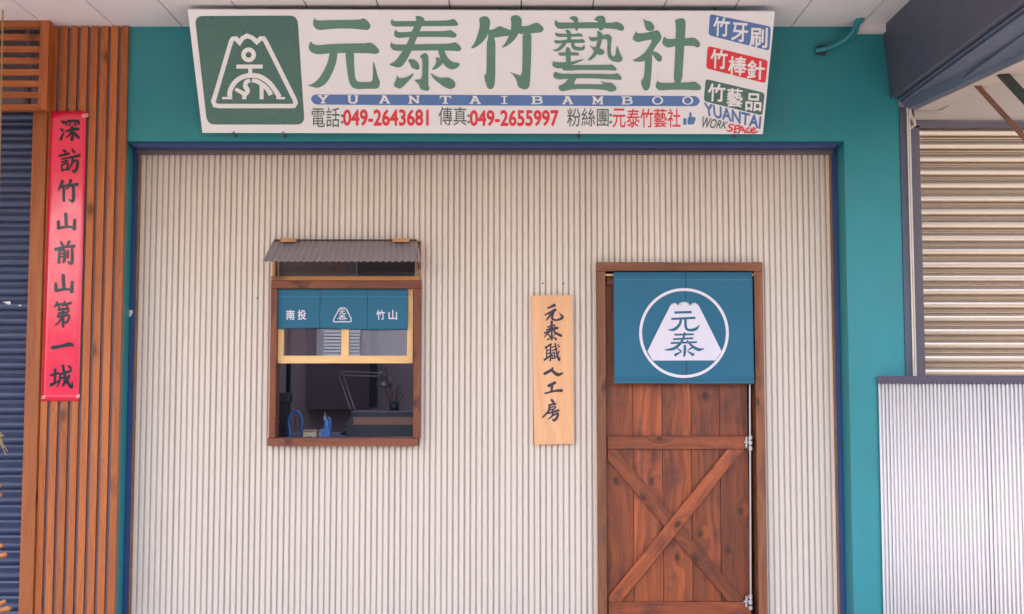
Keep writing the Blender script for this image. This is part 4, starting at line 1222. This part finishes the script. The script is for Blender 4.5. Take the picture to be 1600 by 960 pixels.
# couplet paper
CPY = BY - .004
CPf = vplane(CPY).m
cpx = thing('couplet_banner', 'red vertical paper couplet with black brush characters taped on the battens', 'banner', (X(95, 620, CPY), CPY, Z(627, CPY)))
b = MB()
NZ = 40
V = []
for i in range(NZ + 1):
    t = i / NZ
    xl = 80 + (64.5 - 80) * t; xr = 135.5 + (123.5 - 135.5) * t; y = 174 + (627 - 174) * t
    for j in range(9):
        s_ = j / 8
        lift = .0012 * math.sin(t * 9) * math.sin(s_ * 3.14) + (.010 * max(0, (s_ - .8) / .2) ** 2 * max(0, 1 - t * 9))
        V.append(CPf(xl + (xr - xl) * s_, y, .001 + lift))
b.idx(V, [(i * 9 + j, (i + 1) * 9 + j, (i + 1) * 9 + j + 1, i * 9 + j + 1) for i in range(NZ) for j in range(8)], sm=True)
o = b.build('paper', 'red_paper', cpx)
so_ = o.modifiers.new('thick', 'SOLIDIFY'); so_.thickness = .0006; so_.offset = 0
for key, (x0, y0, x1, y1) in (('shen', (94, 186, 126, 221)), ('fang', (92, 233, 126, 270)), ('zhu', (90, 281, 123, 317)), ('shan', (88, 333, 120, 361)),
       ('qian', (86, 377, 117, 413)), ('shan', (84, 429, 116, 459)), ('di', (84, 472, 113, 511)), ('one', (80, 524, 115, 558)), ('cheng', (79, 570, 114, 608))):
    b = MB(); to = boxed(x0, y0, x1, y1, CPf)
    for i, s_ in enumerate(BRUSH[key]): stroke(b, s_, to, .0034 + i * LAY * .5)
    b.build('character', 'ink', cpx)
for q in ([(66, 619), (72, 617), (71, 623), (65, 624)], [(120, 617), (126, 616), (125, 622), (119, 622)], [(129, 180), (139, 178), (140, 184), (130, 186)]):
    b = MB(); b.prism([CPf(x, y, .013 if y < 300 else .0038) for x, y in q], (0, .0004, 0)); b.build('tape', 'tape', cpx)
# garland of orange wooden pegs hanging at the picture's left edge
GY = -.25
ga = thing('peg_garland', 'string of rounded orange wooden pegs hanging before the blue shutter', 'garland', (X(-14, 800, GY), GY, Z(940, GY)))
b = MB(); b.tube([(X(-14, 600, GY), GY, ZC), (X(-14, 960, GY), GY, Z(1040, GY))], .004, 6); b.build('cord', 'straw', ga)
for x0, y0, x1, y1, r in ((-14, 752, 2, 760, 3.2), (-14, 772, 3, 774, 3.6), (-14, 852, 5, 853, 3.6), (-14, 872, 11, 866, 4.2), (-16, 952, 9, 939, 3.8), (-12, 957, 17, 950, 4.6), (-14, 560, -9, 555, 3.6), (-14, 1000, 8, 1006, 4)):
    a_ = at(x0, y0, GY); c_ = at(x1, y1, GY); d = (c_ - a_); rr = r / F * 5.2 * 1.0
    pth = [a_, a_ + d * .2, a_ + d * .85, a_ + d * .95, a_ + d * 1.0, a_ + d * 1.02]
    b = MB(); b.tube(pth, [rr * .8, rr * .9, rr, rr * .85, rr * .5, rr * .1], 12); b.build('peg', 'orange_peg', ga)
b = MB()
for x1, y1 in ((10, 712), (6, 700), (12, 706), (4, 690), (7, 682)):
    b.tube([at(-14, 668, GY), at((x1 - 14) / 2, (y1 + 664) / 2, GY), at(x1, y1, GY)], .0018, 5)
b.tube([at(-14, 690, GY), at(-4, 684, GY), at(4, 680, GY)], [.012, .012, .004], 8)
b.build('straw_tuft', 'straw', ga)

# ================================================================== right: beam, channel, pipe, neighbour's shutter, wing fence
def Pt(px, py, Y): return at(px, py, Y)
yn = -2.9
def sweep(name, mat, pix, label, cat, yend=yn, splay=0.0):
    """section read at the wall, run straight out along the arcade"""
    a_ = [Pt(px, py, -.002) for px, py in pix]
    b = MB()
    e_ = [Vector((p.x + splay, yend, p.z)) for p in a_]
    n_ = len(a_)
    tri = tessellate_polygon([a_])
    b.idx(a_, [t for t in tri]); b.idx(e_, [tuple(reversed(t)) for t in tri])
    b.idx(a_ + e_, [(i, (i + 1) % n_, n_ + (i + 1) % n_, n_ + i) for i in range(n_)])
    return b
bm_ = thing('steel_beam', 'dark navy beam running out from the wall at upper right', 'beam', (X(1400, 150, 0), 0, Z(160, 0)))
b = sweep('web', 0, [(1379, 42), (1379, 49), (1391.5, 154), (1404, 153), (1470, 130), (1470, 42)], '', ''); b.build('web', 'navy_dark', bm_)
b = sweep('lip', 0, [(1404.5, 151.5), (1402.5, 156.5), (1407, 157.5), (1409, 152)], '', ''); b.build('lip', 'steel_blue', bm_)
b = sweep('lip', 0, [(1408, 156), (1406.5, 161), (1411, 162), (1412.5, 157)], '', ''); b.build('lip', 'steel_blue', bm_)
# lower flange widens outwards
a0 = [Pt(1406, 158, -.003), Pt(1417, 171, -.003), Pt(1440, 171, -.003), Pt(1440, 150, -.003)]
e0 = [Vector((a0[0].x, yn, a0[0].z)), Vector((a0[1].x + .50, yn, a0[1].z)), Vector((a0[2].x + .55, yn, a0[2].z)), Vector((a0[3].x, yn, a0[3].z))]
b = MB(); b.idx(a0 + e0, [(0, 1, 2, 3), (7, 6, 5, 4), (0, 4, 5, 1), (1, 5, 6, 2), (2, 6, 7, 3), (3, 7, 4, 0)]); b.build('flange', 'steel_blue', bm_)
# vertical channel at the pier's edge
chx = X(1404, 170, -.01); 
o = MB(); 
def vstrip(px_top, px_bot, y0, y1, z0, z1, Yp):
    xa = (X(px_top, 170, Yp) + X(px_bot, 588, Yp)) / 2
    return xa
e = thing('steel_channel', 'narrow purple grey steel channel at the right edge of the teal pier', 'channel', (WR, 0, 0))
zt_ = Z(168, 0)
b = MB(); b.box(WR + .001, WR + .034, -.006, .05, 0, zt_); b.build('web', 'navy_dark', e)
b = MB(); b.box(WR + .0345, WR + .041, -.014, .05, 0, zt_); b.build('edge', 'white_pipe', e)  # lit edge of the channel, its brightness painted as a pale strip
b = MB(); b.box(WR + .0415, WR + .056, .02, .06, 0, zt_); b.build('flange', 'trim_grey', e)
# downpipe
pp = thing('down_pipe', 'off-white vertical down pipe with a bent top by the right shutter', 'pipe', (WR + .1, .1, 0))
PYp = .08
xc = WR + .071
b = MB(); b.tube([(xc, PYp, 0), (xc, PYp, Z(196, PYp)), (xc - .003, PYp - .006, Z(186, PYp)), (xc - .004, PYp - .02, Z(172, PYp))], .0145, 14); b.build('pipe', 'white_pipe', pp)
b = MB(); b.tube([(xc + .004, PYp - .005, Z(174, PYp)), (xc + .028, PYp - .01, Z(189, PYp)), (xc + .032, PYp - .01, Z(196, PYp)), (xc + .018, PYp, Z(199, PYp)), (xc, PYp, Z(196, PYp))], .009, 10); b.build('elbow', 'white_pipe', pp)
b = MB(); b.tube([(xc + .028, PYp + .005, Z(168, PYp)), (xc + .036, PYp - .002, Z(196, PYp))], .0045, 8); b.build('stay', 'trim_grey', pp)
# neighbour's wall and shutter
RYs = .42
nw = thing('neighbour_wall', 'cream plaster wall above the neighbour roller shutter at right', 'wall', (2.6, RYs, 0))
b = MB(); b.box(WR + .07, 6, RYs - .03, RYs + .3, Z(190, RYs), ZC + .9); b.build('plaster', 'cream_wall', nw)
b = MB(); b.box(WR + .07, 6, RYs - .05, RYs - .031, Z(199.5, RYs - .05), Z(190, RYs - .05)); b.build('shutter_head', 'trim_grey', nw)
b = MB(); b.box(WR + .07, X(1436, 400, RYs), RYs - .05, RYs + .1, 0, Z(200, RYs)); b.build('guide_rail', 'trim_grey', nw)
rs = shutter('bronze_shutter', 'pale bronze steel roller shutter of the shop at right', 'shutter_r', X(1436, 400, RYs) + .001, 6, RYs, 0, Z(199.8, RYs), .0713,
        [(0, .0), (.05, .006), (.12, .0105), (.22, .014), (.34, .0155), (.46, .0145), (.56, .0115), (.64, .0065), (.68, -.008), (.73, -.010), (.765, .003), (.82, .006), (.87, .003), (.90, -.009), (.96, -.010), (.985, -.002)])
# wing fence of white corrugated sheet
fa = at(1373, 640, -.012); fZ1 = 5.438
fbx = X(1600, 640, fa.y); 
A0 = Vector((fa.x, -.014, 0)); 
TH = R(43)
uR = X(1600, 640, 0) / (at(1600, 640, 0).y - CAM.y)
sL = (uR * (A0.y - CAM.y) - A0.x) / (math.cos(TH) + uR * math.sin(TH))
B0 = A0 + Vector((math.cos(TH), -math.sin(TH), 0)) * sL
dirv = (B0 - A0).normalized(); Lf = (B0 - A0).length * 1.5
nf = Vector((dirv.y, -dirv.x, 0))
if nf.x > 0: nf = -nf
ztf = Z(588, -.014)
capH = Z(588, -.014) - Z(599.3, -.014)
fe = thing('wing_fence', 'white corrugated metal fence with a dark cap standing out from the teal pier', 'fence', tuple(A0))
b = MB(); pf = (B0 - A0).length / 37.0
nseg = int(Lf / pf) * 10
V = []
for i in range(nseg + 1):
    d = i * pf / 10
    c_ = (.5 + .5 * math.cos(2 * math.pi * i / 10 + 2.0)) ** 3
    p = A0 + dirv * d - nf * (.022 * c_)
    V += [p + Vector((0, 0, .02)), p + Vector((0, 0, ztf - capH + .004))]
b.idx(V, [(2 * i, 2 * i + 2, 2 * i + 3, 2 * i + 1) for i in range(nseg)], sm=True)
o = b.build('corrugated_sheet', 'fence_sheet', fe)
sm_ = o.modifiers.new('thick', 'SOLIDIFY'); sm_.thickness = .001; sm_.offset = 0
b = MB(); c_ = A0 + dirv * (Lf / 2) + Vector((0, 0, ztf - capH / 2)); b.obox(c_ - nf * .006, dirv, nf, (0, 0, 1), Lf / 2, .014, capH / 2); b.build('cap_rail', 'fence_cap', fe, bevel=.002)
b = MB()
for d in (.04, Lf * .5, Lf - .04):
    p = A0 + dirv * d - nf * .03; b.obox(p + Vector((0, 0, (ztf - capH) / 2)), (0, 0, 1), dirv, nf, (ztf - capH) / 2 - .01, .018, .018)
b.build('post', 'trim_grey', fe)
# awning struts at upper right, ledge they rest on
lg = MB(); Yq = -.55
q = [Pt(1462, 154, -.05), Pt(1490, 150, -.05), Pt(1490, 128, -.05), Pt(1450, 150, -.05)]
b = MB()
x0 = X(1556, 108, -.7)
s0 = [Vector((WR + .06, .0, Z(168, 0) - .002)), Vector((WR + .22, .0, Z(168, 0) - .002))]
b.prism([Vector((WR + .085, -.005, Z(170, 0) - .008)), Vector((WR + .19, -.005, Z(170, 0) - .008)), Vector((WR + .19, -.005, Z(170, 0) + .03)), Vector((WR + .085, -.005, Z(170, 0) + .03))], (.25, -1.5, 0))
tag(b.build('eave_board', 'cream_wall'), 'beige board under the dark beam at upper right', 'board')
b = MB()
p0, p1 = at(1523, 130, -.45), at(1640, 258, -.62)
d = (p1 - p0).normalized(); s_ = Vector((0, 1, 0)); u_ = d.cross(s_).normalized()
b.obox((p0 + p1) / 2, d, s_, u_, (p1 - p0).length / 2 + .02, .003, .012); b.obox((p0 + p1) / 2 + s_ * .012 + u_ * .010, d, u_, s_, (p1 - p0).length / 2 + .02, .003, .011)
tag(b.build('angle_strut', 'rust'), 'thin rusty red diagonal strut at upper right', 'strut')
b = MB()
p0, p1 = at(1555, 104, -.62), at(1650, 205, -.80)
d = (p1 - p0).normalized(); u_ = d.cross(s_).normalized()
b.obox((p0 + p1) / 2, d, s_, u_, (p1 - p0).length / 2 + .02, .012, .019)
tag(b.build('square_strut', 'dark_green'), 'thick dark diagonal strut at the upper right corner', 'strut')

aw = thing('side_awning', 'pale sheet awning over the right bay beyond the dark beam', 'awning', (2.6, .3, ZC + .4))
b = MB(); b.prism([(WREDGE + .01, RYs, ZC + .62), (WREDGE + .01, -2.2, ZC + .30), (WREDGE + .01, -2.2, ZC + .31), (WREDGE + .01, RYs, ZC + .63)], (4.4, 0, 0)); b.build('roof_sheet', 'back_grey', aw)
b = MB(); b.box(WREDGE + .01, WREDGE + 4.4, -2.19, -2.15, ZC + .25, ZC + .299); b.build('edge_bar', 'navy_dark', aw)

# conduit from the ceiling onto the wall
cn = thing('conduit', 'teal painted flexible conduit from ceiling to wall right of the signboard', 'conduit', (X(1310, 60, -.03), -.03, Z(85, 0)))
pts = [at(1348, 27, -.13), at(1340, 33, -.12), at(1334, 47, -.08), at(1322, 60, -.045), at(1306, 70, -.03), at(1288, 76.5, -.022), at(1274, 79.5, -.016)]
pp_ = catmull([tuple(p) for p in pts], 6)
b = MB(); b.tube(pp_, .0115, 10); b.build('hose', 'teal', cn)
pts2 = [at(1350, 29, -.14), at(1343, 38, -.11), at(1338, 50, -.07), at(1330, 60, -.03)]
b = MB(); b.tube(catmull([tuple(p) for p in pts2], 5), .006, 8); b.build('cable', 'teal', cn)
b = MB()
p = at(1277, 74, -.008); b.obox(p + Vector((.02, -.004, 0)), (1, 0, .12), (0, 1, 0), (0, 0, 1), .024, .008, .005)
p = at(1279, 84, -.008); b.obox(p + Vector((.012, -.004, 0)), (1, 0, -.1), (0, 1, 0), (0, 0, 1), .022, .010, .006)
b.build('clamp', 'int_black', cn)
b = MB(); b.box(X(1340, 49, -.02), X(1382, 49, -.02), -.05, -.004, Z(51, -.02) - .004, ZC - .001)
tag(b.build('ceiling_trim', 'ceil'), 'short white ceiling trim at the wall beside the dark beam', 'trim')
bpy.context.view_layer.update()
